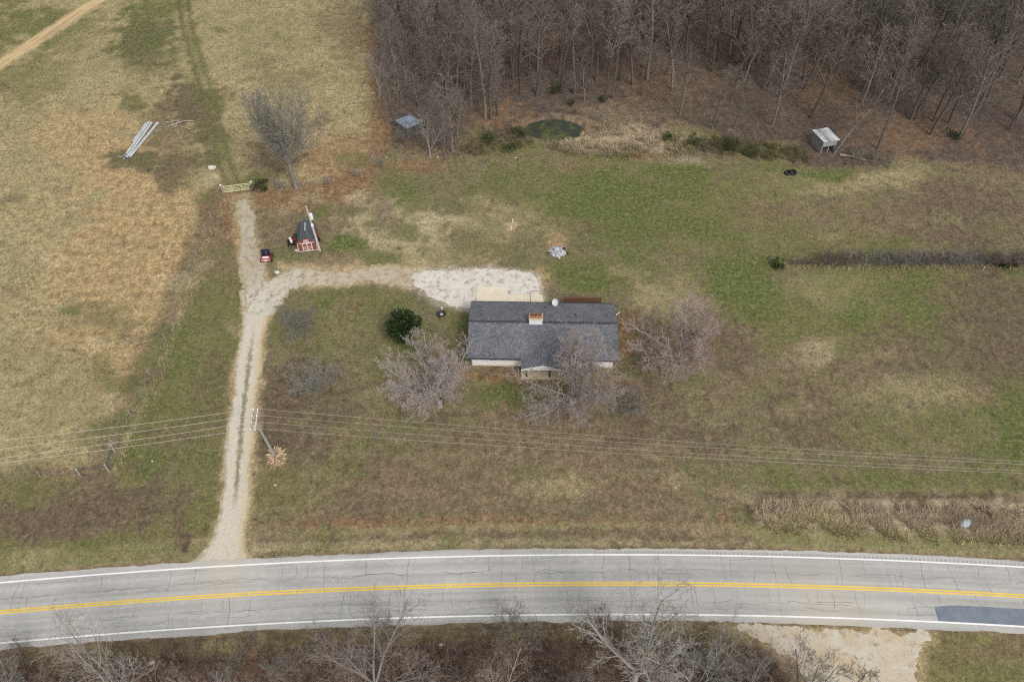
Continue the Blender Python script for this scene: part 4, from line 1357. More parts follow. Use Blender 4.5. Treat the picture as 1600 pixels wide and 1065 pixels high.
lump(blob_, (0, 0, .32), .36, (1, .9, 1), 3); solo('rubbish_bag', blob_, BLACKP, 'black rubbish bag slumped against the left wall of the red shed', 'rubbish bag', at(462.5, 371.5))
bx = MB(); bx.box((0, 0, .25), (.55, .4, .5)); bx.box((0, 0, .52), (.6, .45, .05)); solo('storage_crate', bx, REDP, 'small red crate between the black bag and the cart by the shed', 'crate', at(459.5, 378.0))
stn = MB(); lump(stn, (0, 0, .1), .25, (1.2, 1, .6), 8); solo('stone', stn, LIMEST, 'small pale stone at the front left corner of the red shed', 'stone', at(465, 391.5))
stn = MB(); lump(stn, (0, 0, .12), .5, (1.2, 1, .6), 12); solo('stone', stn, LIMEST, 'large pale stone in the pasture by the wheel tracks', 'stone', at(331, 263))
stn = MB(); lump(stn, (0, 0, .08), .3, (1.1, .9, .6), 13); solo('stone', stn, LIMEST, 'pale stone at the corner where the drive forks', 'stone', at(433, 426))
dl = thing('hand_tiller', 'small rusty garden tiller standing at the right wall of the red shed', 'tiller', at(497.5, 376), R(-20))
MB().box((0, 0, .45), (.3, .45, .3)).build('engine', DARKM, dl)
MB().tube([(-.15, -.1, .5), (-.2, -.9, .95)], .02, 5).tube([(.15, -.1, .5), (.2, -.9, .95)], .02, 5).build('handlebar', GREYMET, dl)
for s in (-1, 1):
    wh = MB(); wh.lathe([(.04, -.04), (.2, -.04), (.2, .04), (.04, .04)], (0, 0, 0), 10)
    for i, v in enumerate(wh.v): wh.v[i] = (v[2] + s * .24, v[0], v[1] + .2)
    wh.build('wheel', BLACKP, dl)

# ------------------------------------------------------------------ concrete/steel poles lying in the pasture
A0, A1 = at(198, 247, .2), at(238, 191, .2)
ax_ = (A1 - A0).normalized(); nx_ = Vector((-ax_.y, ax_.x, 0))
PIPE = M('pale_grey_pipe', (.43, .45, .45), .22, 1.2, .6, .1)
for k, (off, s0, s1, r_, z, lab) in enumerate(((-.46, .02, 1.0, .19, .21, 'pale grey pipe, right-hand one of the pipes lying in the pasture'), (.02, .0, .98, .19, .21, 'pale grey pipe, lower middle one of the pipes lying in the pasture'),
                                             (.42, .03, .99, .19, .21, 'pale grey pipe, left-hand full-length pipe lying in the pasture'), (.22, .05, .95, .16, .52, 'pale grey pipe lying on top of the others in the pasture'), (.88, .42, .97, .15, .17, 'short pale pipe lying left of the long pipes in the pasture'))):
    P0, P1 = A0.lerp(A1, s0) + nx_ * (off if k else -.35), A0.lerp(A1, s1) + nx_ * (off if k else -.95)
    o = thing('pipe', lab, 'pipe', (P0.x, P0.y, 0), group='pipes lying in the pasture')
    L = P1 - P0; L.z = 0
    MB().tube([(0, 0, z), L * .5 + Vector((0, 0, z)), L + Vector((0, 0, z))], r_, 12, False).build('tube', PIPE, o)
    e = MB()
    for q, s in ((Vector((0, 0, z)), 1), (L + Vector((0, 0, z)), -1)):
        e.tube([q + ax_ * s * .02, q + ax_ * s * .04], r_ * .9, 12, True)
    e.build('dark_bore', DARKM, o)
lg = MB(); lg.tube([(0, 0, .1), (.6, 1.1, .35)], [.06, .05], 6); lg.tube([(1.0, .6, .15), (-1.1, .7, .12)], [.08, .06], 6)
solo('timber_prop', lg, POLEW, 'thin grey timber sticking out under the left end of the pipes', 'timber', at(193, 250))

# ------------------------------------------------------------------ fire pits, pile, small things on the lawns
fp = at(870, 395)
ap = MB()
for k in range(9):
    t = k * .7; lump(ap, (math.cos(t) * rnd.uniform(.2, .9), math.sin(t) * rnd.uniform(.15, .6), .02), rnd.uniform(.35, .6), (1.2, 1, .45), 40 + k, amp=.3)
pile = solo('ash_pile', ap, ASH, 'grey heap of ash and burnt rubbish on the rear lawn', 'ash pile', fp)
for k in range(16):
    t = rnd.uniform(0, 6.28); r_ = rnd.uniform(.5, 1.35)
    s_ = MB(); lump(s_, (r_ * math.cos(t) * 1.2, r_ * math.sin(t) * .85, .12 + .18 * max(0, 1 - r_)), rnd.uniform(.10, .22), (1, 1, .7), 60 + k, 7, 5)
    s_.build('stone', [LIMEST, ASH, CHAR][k % 3], pile)
for k in range(5):
    t = rnd.uniform(0, 6.28)
    MB().tube([(math.cos(t) * .2, math.sin(t) * .2, .2), (math.cos(t) * 1.3, math.sin(t) * .9, .12)], [.06, .04], 5).build('burnt_stick', CHAR, pile)
sb = at(872, 381)
tm = MB(); lump(tm, (0, 0, .0), .75, (1.1, .8, .35), 99, 12, 6, .2); solo('soil_heap', tm, M('rusty_soil', (.30, .20, .12), .35, 4, .95, .4), 'low heap of rusty soil behind the ash pile', 'soil heap', sb)
tp = at(690, 493.5)
ft = thing('fire_bowl', 'round black metal fire bowl left of the house', 'fire bowl', tp)
MB().lathe([(.12, .18), (.42, .32), (.50, .46), (.56, .47), (.56, .44), (.50, .42), (.3, .26), (.0, .24)], (0, 0, 0), 18, cap=False).build('bowl', DARKM, ft)
for k in range(3):
    t = k * 2.094
    MB().tube([(.5 * math.cos(t), .5 * math.sin(t), -.02), (.34 * math.cos(t), .34 * math.sin(t), .32)], .025, 5).build('leg', DARKM, ft)
lump_ = MB(); lump(lump_, (0, 0, .31), .2, (1.1, 1, .4), 5); lump_.build('charcoal', ASH, ft)
st_ = MB(); st_.lathe([(.12, 0), (.15, .3), (.14, .3), (.11, .02)], (0, 0, 0), 12); solo('bucket', st_, WHITE, 'small white bucket on the grass behind the black fire bowl', 'bucket', at(690.5, 482.5))
for k, (x, y, lab) in enumerate(((798.5, 358.5, 'short white vent pipe at the front of the bare soil patch on the rear lawn'), (801, 347.5, 'short white vent pipe behind the bare soil patch on the rear lawn'))):
    MB_ = MB().tube([(0, 0, -.1), (0, 0, .5)], .06, 8).lathe([(.09, .5), (.09, .56), (.0, .58)], (0, 0, 0), 8)
    solo('vent_pipe', MB_, WHITE, lab, 'pipe', at(x, y), 'white pipes on the rear lawn')
tyre = MB()
tyre.lathe([(.30, 0), (.50, .02), (.56, .10), (.56, .22), (.50, .30), (.30, .31), (.34, .2), (.34, .1), (.30, 0)], (0, 0, 0), 20, cap=False)
for k, v in enumerate(tyre.v): tyre.v[k] = (v[0] * 1.0, v[1], v[2] + .02 * math.sin(v[0] * 3))
solo('tyre', tyre, BLACKP, 'black tyre lying on the lawn in front of the open grey shed', 'tyre', at(1231, 271.5))
tyre2 = bpy.data.objects.new('tyre', tyre.mesh('tyre', BLACKP)); COL.objects.link(tyre2); tyre2.location = at(1238, 271) + Vector((0, 0, .12)); tyre2.rotation_euler = (R(14), R(20), 0)
tag(tyre2, 'black tyre tilted against the other tyre on the rear lawn', 'tyre')
sh = MB()
n = 9
for j in range(n):
    for i in range(n):
        sh.v.append(((i / (n - 1) - .5) * 1.5, (j / (n - 1) - .5) * 1.0, .12 + .30 * max(0, 1 - ((i / (n - 1) - .5) ** 2 + (j / (n - 1) - .5) ** 2) * 4) + rnd.uniform(-.06, .06)))
for j in range(n - 1):
    for i in range(n - 1): sh.face((j * n + i, j * n + i + 1, (j + 1) * n + i + 1, (j + 1) * n + i))
o = solo('plastic_sheet', sh, SHEET, 'crumpled pale blue-grey sheet lying in the dead grass bank', 'sheet', at(1507, 817)); o.rotation_euler = (0, 0, .3)
for k, (x, y, lab) in enumerate(((430, 757.5, 'single white scrap on the grass right of the driveway'), (238, 720, 'white scrap on the green grass left of the driveway'), (604, 246.5, 'white scrap at the foot of the wood left of the pond'), (806, 247, 'pale scrap on the lawn edge below the pond'), (684, 245, 'pale scrap beside the wood left edge'))):
    sc = MB(); lump(sc, (0, 0, .03), .11, (1.3, .9, .5), 70 + k); solo('scrap', sc, LIMEST, lab, 'litter', at(x, y), 'white scraps lying on the grass')

# ------------------------------------------------------------------ sheds at the wood
kp = at(640, 203)
ks = thing('wood_shed', 'small dark shed with blue-grey hip roof half hidden by bare trees', 'shed', kp, R(42))
w_ = MB()
for s in (-1, 1):
    for k in range(8):
        w_.box((-1.05 + k * .3, s * 1.2, .82), (.27, .04, 1.64)); w_.box((s * 1.2, -1.05 + k * .3, .82), (.04, .27, 1.64))
w_.build('wall', M('dark_shed_board', (.10, .105, .11), .3, 3, .9), ks)
apx = Vector((0, 0, 2.5))
cs_ = [Vector((-1.5, -1.5, 1.62)), Vector((1.5, -1.5, 1.62)), Vector((1.5, 1.5, 1.62)), Vector((-1.5, 1.5, 1.62))]
for k in range(4):
    a_, c_ = cs_[k], cs_[(k + 1) % 4]
    p = MB(); p.poly([a_, c_, apx]); p.poly([a_ - Vector((0, 0, .06)), apx - Vector((0, 0, .06)), c_ - Vector((0, 0, .06))]); p.poly([a_ - Vector((0, 0, .06)), c_ - Vector((0, 0, .06)), c_, a_])
    for j in range(1, 8):
        t = j / 8
        q = a_.lerp(c_, t); u = apx.lerp((a_ + c_) / 2, abs(t - .5) * 2) if False else apx + (q - apx) * 0.0
        e_ = a_.lerp(c_, .5) + (q - a_.lerp(c_, .5))
        topq = q + (apx - (a_ + c_) / 2) * (1 - abs(t - .5) * 2)
        p.tube([q + Vector((0, 0, .02)), topq + Vector((0, 0, .02))], .022, 3, False)
    p.build('roof_panel', TINBLUE, ks)
    MB().tube([a_ + Vector((0, 0, .03)), apx + Vector((0, 0, .03))], .05, 5).build('hip_cap', GREYMET, ks)
MB().box((0, -1.225, .75), (.7, .03, 1.4)).build('door', M('grey_door', (.06, .06, .065), .3, 3, .8), ks)

op = at(1284, 229)
os_ = thing('open_shed', 'small open-fronted grey lean-to shed with pale tin roof by the wood', 'shed', op, R(14))
bw, bl, hf, hb = 1.15, 1.6, 2.25, 2.0
for s in (-1, 1):
    for k in range(12):
        MB().box((s * bw, -bl + .15 + k * (2 * bl - .3) / 11, 1.02), (.04, .25, 2.04)).build('side_board', GREYBOARD, os_)
for k in range(9):
    MB().box((-bw + .15 + k * (2 * bw - .3) / 8, bl, 1.0), (.24, .04, 1.95)).build('back_board', GREYBOARD, os_)
MB().box((0, -bl, 1.70), (2 * bw, .05, .92)).build('front_board', GREYBOARD, os_)
for s in (-1, 0, 1):
    MB().box((s * (bw - .08), -bl + .06, 1.0), (.12, .12, 2.0)).build('post', GREYBOARD, os_)
for k in range(4):
    x0 = -bw - .18 + k * (2 * bw + .36) / 4
    p = MB()
    for j in range(7):
        xa, xb = x0 + j * .0953, x0 + (j + 1) * .0953
        za, zb = (.02 if j % 2 else 0), (0 if j % 2 else .02)
        p.poly([(xa, -bl - .25, hf + .03 + za), (xb, -bl - .25, hf + .03 + zb), (xb, bl + .2, hb + .03 + zb), (xa, bl + .2, hb + .03 + za)])
        p.poly([(xa, -bl - .25, hf + .0 + za), (xa, bl + .2, hb + .0 + za), (xb, bl + .2, hb + .0 + zb), (xb, -bl - .25, hf + .0 + zb)])
    o = p.build('roof_sheet', [OLDTIN, M('stained_tin', (.30, .29, .30), .4, 1.5, .7), OLDTIN, M('pale_tin', (.58, .60, .61), .3, 1.5, .6)][k], os_)
MB().box((.2, .2, .35), (1.6, 1.8, .7)).build('dark_interior_box', CHAR, os_)  # added dark box standing in for the shade inside the open front
lg = MB(); lg.tube([(0, 0, .15), (1.5, -.5, .22), (3.6, -1.4, .18)], [.16, .14, .09], 8)
solo('fallen_log', lg, M('bare_log', (.33, .25, .17), .3, 3, .9, .2), 'long bare log lying on the grass beside the open grey shed', 'log', at(1312, 243))
lg = MB(); lg.tube([(0, 0, .1), (.8, -.25, .18)], [.08, .05], 6); solo('fallen_log', lg, BARK_P, 'short pale log on the bank left of the pond', 'log', at(806, 219))

# ------------------------------------------------------------------ leafless trees
def perp(d, az):
    a = d.cross(Vector((0.02, 0.03, 1.0)) if abs(d.z) < .95 else Vector((1, 0, 0)))
    a.normalize()
    c = d.cross(a); c.normalize()
    return a * math.cos(az) + c * math.sin(az)


def make_tree(seed, H, r0, trunk_len, n, ang, ratio, lo, seg=(6, 4, 3, 2, 1), wig=(.05, .10, .16, .2, .2), trop=(.02, .08, .06, .03, 0), taper=(.35, .3, .3, .4, .0),
              sides=(7, 5, 3, 3, 3), split=0, trunk_lv=0, shape='cone', minr=.012, bark=None, twig=None, tips=None, tip_lv=3, drop=.45, tilt=(10, 34), stemr=(.55, .75)):
    rr = random.Random(seed)
    T, Cw = MB(), MB()
    maxl = len(n)

    def grow(p, d, L, r, lv):
        k = seg[lv]
        pts, rad = [p.copy()], [r]
        q = p.copy()
        for i in range(k):
            d = (d + Vector((rr.gauss(0, wig[lv]), rr.gauss(0, wig[lv]), rr.gauss(0, wig[lv]) + trop[lv]))).normalized()
            q = q + d * (L / k)
            pts.append(q.copy())
            rad.append(max(minr, r * (1 - (1 - taper[lv]) * (i + 1) / k)))
        mb = T if lv <= trunk_lv else Cw
        mi = 0 if mb is T else (1 if (tips and lv >= tip_lv) else 0)
        if lv == maxl:
            mb.spike(pts[0], pts[-1], max(r, minr), mi)
            return
        if sides[lv] == 3 and k == 1:
            mb.spike(pts[0], pts[-1], max(r, minr), mi)
        else:
            mb.tube(pts, rad, sides[lv], False, mi)
        cnt = n[lv]
        az = rr.uniform(0, 6.28)
        for j in range(cnt):
            t = lo[lv] + (1 - lo[lv]) * min(1, (j + rr.random()) / cnt)
            u = t * k
            i = min(int(u), k - 1); f = u - i
            b_ = pts[i].lerp(pts[i + 1], f)
            dd = (pts[i + 1] - pts[i]).normalized()
            rl = rad[i] + (rad[i + 1] - rad[i]) * f
            az += 2.4 + rr.uniform(-.5, .5)
            a_ = R(ang[lv] * rr.uniform(.7, 1.25))
            cd_ = dd * math.cos(a_) + perp(dd, az) * math.sin(a_)
            sh_ = (1 - drop * (t - lo[lv]) / (1 - lo[lv] + 1e-6)) if not (lv == 0 and shape == 'vase') else 1.0
            grow(b_, cd_, L * ratio[lv] * sh_ * rr.uniform(.72, 1.22), max(minr, rl * rr.uniform(.45, .68)), lv + 1)

    if split:
        grow_base = Vector((0, 0, -.25))
        hb = trunk_len * .45
        T.tube([grow_base, Vector((0, 0, hb * .5)), Vector((.03, .02, hb))], [r0 * 1.25, r0 * 1.02, r0], sides[0], False)
        a0 = rr.uniform(0, 6.28)
        for s in range(split):
            az = a0 + 2.4 * s + rr.uniform(-.3, .3)
            tl = R(tilt[0] + (tilt[1] - tilt[0]) * ((s * .618) % 1))
            grow(Vector((0, 0, hb * .92)), Vector((math.cos(az) * math.sin(tl), math.sin(az) * math.sin(tl), math.cos(tl))), (H - hb) * rr.uniform(.74, .86) * (1 - .0035 * max(0, math.degrees(tl) - 20)), r0 * rr.uniform(*stemr), 0)
    else:
        grow(Vector((0, 0, -.25)), Vector((rr.uniform(-.04, .04), rr.uniform(-.04, .04), 1)).normalized(), trunk_len, r0, 0)
    tm = T.mesh('trunk_wood', bark, True)
    cm = Cw.mesh('crown_twigs', [twig, tips] if tips else twig)
    return tm, cm


def plant(name, proto, loc, rz, sc, label, cat='tree', group=None, lean=(0, 0)):
    o = thing(name, label, cat, loc, rz, group)
    o.scale = sc if hasattr(sc, '__len__') else (sc, sc, sc)
    o.rotation_euler = (lean[0], lean[1], rz)
    link_mesh('trunk', proto[0], o)
    link_mesh('crown', proto[1], o)
    return o


FOR = [make_tree(100 + k, 17, .19, 15.5, (15, 7, 6, 4), (38, 42, 40, 35), (.32, .45, .48, .55), (.36, .2, .2, .2), bark=BARK_D, twig=TWIG_F, minr=.013) for k in range(5)]
FOR += [make_tree(120 + k, 17, .16, 16, (13, 7, 6, 4), (30, 40, 40, 35), (.30, .42, .48, .55), (.46, .2, .2, .2), bark=BARK_D, twig=TWIG_F, minr=.013) for k in range(3)]
FORP = [make_tree(140 + k, 16, .20, 14.5, (15, 8, 6, 4), (42, 42, 40, 35), (.35, .45, .48, .5), (.30, .2, .2, .2), bark=BARK_G, twig=TWIG_F, minr=.013) for k in range(3)]
SAP = [make_tree(160 + k, 7, .06, 6.5, (14, 7, 6), (42, 42, 40), (.36, .45, .5), (.2, .2, .2), seg=(5, 3, 1, 1), bark=BARK_G, twig=TWIG_F, minr=.011) for k in range(3)]
MAPLE = [make_tree(200 + k, 10.4, .23, 3.0, (12, 8, 6, 5), (48, 44, 42, 38), (.42, .48, .52, .55), (.14, .12, .12, .12), seg=(7, 5, 3, 2, 1), split=13, tilt=(5, 78), trunk_lv=0, bark=BARK_P, twig=TWIG_P, tips=TWIG_R, tip_lv=4, minr=.009, drop=.55, trop=(.05, .06, .04, .03, 0), stemr=(.26, .42), wig=(.04, .10, .16, .2, .2)) for k in range(3)]
GATE_T = make_tree(231, 17.5, .34, 10.0, (15, 8, 7, 5), (32, 32, 34, 32), (.36, .45, .48, .52), (.10, .15, .15, .15), seg=(7, 5, 3, 2, 1), split=13, tilt=(3, 44), bark=BARK_G, twig=TWIG_Y, minr=.012, trop=(.05, .10, .08, .05, 0), drop=.5, stemr=(.22, .36))
SMALL = [make_tree(250 + k, 4.6, .08, .8, (9, 7, 6, 5), (46, 45, 42, 38), (.50, .5, .5, .55), (.10, .12, .12, .12), split=9, tilt=(8, 68), bark=BARK_G, twig=TWIG_Y, minr=.007, drop=.5, stemr=(.3, .5)) for k in range(2)]
LOWT = [make_tree(300 + k, 15, .20, 4.5, (10, 6, 5, 4), (36, 40, 42, 38), (.42, .46, .48, .5), (.22, .2, .2, .2), seg=(7, 5, 3, 2, 1), split=(4, 5, 3)[k % 3], tilt=(6, 38), bark=M('thicket_bark', (.29, .275, .25), .35, 2, .95, .3, space='world', rand=.3), twig=M('thicket_twigs', (.25, .225, .20), .25, 1, .95, space='world', rand=.3), minr=.008, trop=(.06, .1, .06, .03, 0), stemr=(.4, .6)) for k in range(3)]
TALL = make_tree(377, 17, .24, 10.5, (10, 6, 6, 4), (34, 40, 42, 38), (.44, .46, .48, .5), (.20, .2, .2, .2), seg=(7, 5, 3, 2, 1), split=5, tilt=(3, 36), bark=BARK_P, twig=TWIG_P, minr=.008, trop=(.03, .1, .06, .03, 0), stemr=(.42, .6))
LOWD = [make_tree(320 + k, 12, .14, 4.0, (9, 7, 6, 5), (36, 40, 42, 38), (.44, .46, .48, .5), (.2, .2, .2, .2), seg=(6, 4, 3, 2, 1), split=4, bark=BARK_D, twig=TWIG_F, minr=.009, stemr=(.4, .6)) for k in range(2)]
SHRUB = [make_tree(340 + k, 4.5, .05, .5, (8, 6, 5, 3), (34, 40, 42, 38), (.42, .46, .5, .5), (.15, .15, .2, .2), seg=(4, 3, 2, 1, 1), split=7, tilt=(5, 50), bark=BARK_G, twig=(TWIG_B, TWIG_Y, TWIG_F)[k], minr=.008) for k in range(3)]


def scl(h, base):
    k = h / base
    return (k * rnd.uniform(.92, 1.1), k * rnd.uniform(.92, 1.1), k)


# yard trees
RED_CROWN = MAPLE[2][1].copy()
RED_CROWN.materials[1] = M('red_maple_buds', (.36, .19, .175), .3, 1.6, .95, space='world')
plant('maple_tree', MAPLE[0], at(687, 634), R(20), (1.34, 1.34, 1.08), 'pale bare maple with wide crown at the front left corner of the house')
plant('maple_tree', MAPLE[1], at(892, 630), R(140), (1.26, 1.26, 1.12), 'bare maple with pinkish twigs in front of the house beside the porch')
plant('maple_tree', (MAPLE[2][0], RED_CROWN), at(1066, 570), R(190), (1.22, 1.22, 1.2), 'bare red-budded maple with grey limbs right of the house', lean=(R(-4), R(10)))
plant('small_tree', SMALL[0], at(982, 637), R(10), (1.0, 1.0, .85), 'small sparse grey tree right of the porch maple')
plant('small_tree', SMALL[1], at(490, 612), R(200), (1.4, 1.4, 1.0), 'larger of two fine grey twiggy trees in the lawn by the driveway')
plant('small_tree', SMALL[0], at(464, 514), R(110), (1.15, 1.15, .75), 'smaller faint grey tree in the lawn near the driveway fork')
plant('bare_tree', GATE_T, at(463, 294), R(30), (.92, .92, 1.0), 'big fan-shaped leafless tree standing beside the green farm gate', lean=(0, R(-2)))

# trees along the edge of the wood, each one told apart
edge = [(707, 237, 15, 1, 'grey forked tree at the wood edge between the hip-roofed shed and pond'), (672, 244, 8, 2, 'small pale leaning tree just right of the hip-roofed shed'), (648, 242, 6.5, 0, 'thin bare tree standing directly in front of the hip-roofed shed'),
        (758, 186, 17, 1, 'tall pale trunk, left one of a pair behind the pond bank'), (767, 187, 16, 0, 'slimmer brown trunk right beside the tall pale one behind the pond bank'), (777, 181, 13, 0, 'short thin trunk right of the paired trunks behind the pond bank'),
        (877, 136, 17, 0, 'dark straight tree rising from the green bush behind the pond'), (913, 158, 10, 3, 'small bushy tree right above the pond'), (943, 160, 17, 0, 'dark tall tree on the bank right of the pond, left of two'), (957, 155, 17, 0, 'dark tall tree on the bank right of the pond, right of two'),
        (1111, 200, 13, 0, 'leaning slim tree above the green scrub right of the reeds'), (1139, 219, 10, 3, 'small pale tree in the scrub between reeds and open shed'), (1148, 138, 15, 0, 'dark slim tree set back between reeds and open shed'), (1192, 139, 16, 0, 'dark tree with paired stem set back left of the open shed'), (1201, 136, 15, 0, 'slim dark tree close to the paired stem left of the open shed'),
        (1207, 196, 14, 1, 'grey tree standing alone left of the open shed'), (1266, 184, 17, 0, 'thick dark tree directly behind the open shed'), (1303, 240, 13, 1, 'pale spreading tree leaning right over the open shed', (R(8), R(16))), (1310, 238, 10, 3, 'low dark branch-like tree leaning right beside the open shed', (R(10), R(34))),
        (1388, 160, 17, 1, 'grey thick trunk in the litter right of the open shed'), (1423, 187, 18, 0, 'thick black trunk at the front of the dark right-hand wood'), (1431, 186, 17, 0, 'twin black trunk touching the thick one at the front of the right-hand wood'), (1458, 190, 15, 0, 'slim black trunk just right of the twin trunks'),
        (1482, 192, 15, 0, 'slim black trunk second to the right of the twin trunks'), (1500, 212, 16, 1, 'broad grey tree with many limbs at the front right of the wood'), (1521, 230, 9, 3, 'low leaning bare tree at the far right front of the wood'), (1577, 203, 15, 0, 'dark slim tree near the right end of the wood front'), (594, 150, 9, 2, 'pale white-limbed tree at the left edge of the wood by the pasture'), (618, 205, 11, 0, 'dark thin tree left of the hip-roofed shed'), (602, 110, 10, 3, 'grey twiggy tree at the pasture corner of the wood'), (1004, 150, 13, 0, 'slim tree at the wood edge above the right end of the reeds'), (1062, 180, 13, 1, 'grey slim tree above the reeds near the green scrub')]
taken = []
for e in edge:
    x, y, h, kind, lab = e[:5]
    lean = e[5] if len(e) > 5 else (rnd.uniform(-.03, .03), rnd.uniform(-.03, .03))
    pr_ = {0: FOR[rnd.randrange(8)], 1: FORP[rnd.randrange(3)], 2: LOWT[rnd.randrange(3)], 3: SAP[rnd.randrange(3)]}[kind]
    base = {0: 17, 1: 16, 2: 15, 3: 7}[kind]
    p = at(x, y); p.z = ground(p.x, p.y)
    k = h / base
    plant('bare_tree', pr_, p, rnd.uniform(0, 6.28), (k * 1.1, k * 1.1, k), lab, lean=lean)
    taken.append((p.x, p.y))
FP = np.array(FOREST)
wood = []
cnt = 0
tries = 0
while cnt < 255 and tries < 70000:
    tries += 1
    x, y = rnd.uniform(-34, 112), rnd.uniform(92, 163)
    u, v = topx(x, y)
    if v < -38 or u > 1660 or u < 585: continue
    if not inside(FOREST, np.array([x]), np.array([y]))[0]: continue
    lim = 235 if u > 1290 else 170
    d = pdist(list(FOREST)[2:-2], np.array([x]), np.array([y]))[0]
    if d < 1.5: continue
    if v > 150 and u < 1290 and u > 745: continue
    if v > 165 and rnd.random() < .75: continue
    if 1290 < u < 1640 and v > 195 and rnd.random() < .6: continue
    if math.hypot(u - 640, (v - 200) * 1.5) < 34 or math.hypot(u - 1284, (v - 225) * 1.5) < 34: continue
    md = 2.3 if u < 1290 else 2.1
    if any((x - a) ** 2 + (y - b_) ** 2 < md * md for a, b_ in taken): continue
    taken.append((x, y)); cnt += 1
    left = u < 760
    pr_ = FORP[rnd.randrange(3)] if rnd.random() < (.35 if left else .2) else FOR[rnd.randrange(8)]
    h = rnd.uniform(11, 16) if left else rnd.uniform(14, 19)
    k = h / 16.5
    o = plant('bare_tree', pr_, (x, y, 0), rnd.uniform(0, 6.28), (k * rnd.uniform(1.1, 1.45), k * rnd.uniform(1.1, 1.45), k), 'bare tree', 'tree', 'leafless trees inside the wood', (rnd.uniform(-.04, .04), rnd.uniform(-.04, .04)))
    wood.append((u, v, o))
# each is told by what stands at the front of the wood before it, how deep it stands and its order there
MARKS = [(600, 'the pale pasture-edge tree'), (640, 'the hip-roofed shed'), (707, 'the grey forked tree'), (766, 'the paired trunks'), (812, 'the left pond bank'), (877, 'the tree in the green bush'), (913, 'the small bushy tree'), (950, 'the two dark bank trees'), (1004, 'the right reed end'), (1062, 'the grey slim tree'), (1111, 'the leaning slim tree'),
         (1148, 'the dark slim set-back tree'), (1196, 'the paired set-back stems'), (1266, 'the thick open-shed tree'), (1325, 'the leaning open-shed tree'), (1388, 'the grey thick trunk'), (1427, 'the twin black trunks'), (1470, 'the slim black trunks'), (1502, 'the broad many-limbed tree'), (1577, 'the last dark slim tree')]
ORD = ['first', 'second', 'third', 'fourth', 'fifth', 'sixth', 'seventh', 'eighth', 'ninth', 'tenth', 'eleventh', 'twelfth', 'thirteenth', 'fourteenth', 'fifteenth', 'sixteenth', 'seventeenth', 'eighteenth', 'nineteenth', 'twentieth']
cells = {}
for u, v, o in wood:
    nd = at(800, 1586 - 1) if False else None
    fx = 800 + (u - 800) * (1586 - 190) / (1586 - v)          # the column of the wood's front it stands behind
    mk = min(range(len(MARKS)), key=lambda q: abs(MARKS[q][0] - fx))
    dp = 0 if v > 110 else (1 if v > 50 else 2)
    cells.setdefault((mk, dp), []).append((u, o))
for (mk, dp), L in cells.items():
    L.sort(key=lambda q: q[0])
    for k, (u, o) in enumerate(L):
        wh = ('close behind ', 'well behind ', 'far back beyond ')[dp] + MARKS[mk][1]
        o['label'] = 'bare tree ' + wh + ('' if len(L) == 1 else ', ' + ORD[k] + ' from left')
print('forest trees', cnt)


def brush(name, pts, label_kind, mat, hts, nstem=(4, 8), thick=.014, spread=.5, sub=2):
    mb = MB()
    rr = random.Random(len(pts))
    for (x, y) in pts:
        z = ground(x, y) if abs(y) < 140 and hts[1] < 1.2 else 0
        h = rr.uniform(*hts)
        for s in range(rr.randint(*nstem)):
            az = rr.uniform(0, 6.28); t = rr.uniform(.1, spread)
            p = Vector((x + rr.gauss(0, .15), y + rr.gauss(0, .15), z - .03))
            q = p + Vector((math.cos(az) * t * h, math.sin(az) * t * h, h * rr.uniform(.6, 1)))
            mb.spike(p, q, thick)
            for _ in range(sub):
                f = rr.uniform(.3, .85); b_ = p.lerp(q, f); az2 = rr.uniform(0, 6.28)
                mb.spike(b_, b_ + Vector((math.cos(az2), math.sin(az2), rr.uniform(.3, 1.2))) * h * rr.uniform(.15, .35), thick * .65)
    return tag(mb.build(name, mat), kind='stuff')


def rand_in(P, n, seed, cond=None):
    P = np.array(P)
    g_ = np.random.default_rng(seed)
    lo_, hi_ = P.min(0), P.max(0)
    out = []
    while len(out) < n:
        X = g_.uniform(lo_[0], hi_[0], n * 2); Y = g_.uniform(lo_[1], hi_[1], n * 2)
        k = inside(P, X, Y)
        for x, y in zip(X[k], Y[k]):
            if cond is None or cond(x, y): out.append((x, y))
    return out[:n]


FW = PX((590, -40), (590, 60), (594, 150), (602, 215), (650, 235), (720, 240), (800, 215), (850, 165), (960, 165), (1040, 200), (1120, 225), (1260, 240), (1310, 215), (1420, 215), (1520, 235), (1640, 250), (1640, -40))
brush('undergrowth', rand_in(FW, 2600, 4), None, TWIG_F, (1.0, 3.2), (3, 6), .013, .45, 3)
brush('undergrowth', rand_in(PX((590, 40), (596, 170), (640, 235), (700, 240), (760, 215), (740, 130), (700, 40)), 420, 5), None, TWIG_F, (1.5, 4.5), (3, 6), .013, .45, 4)

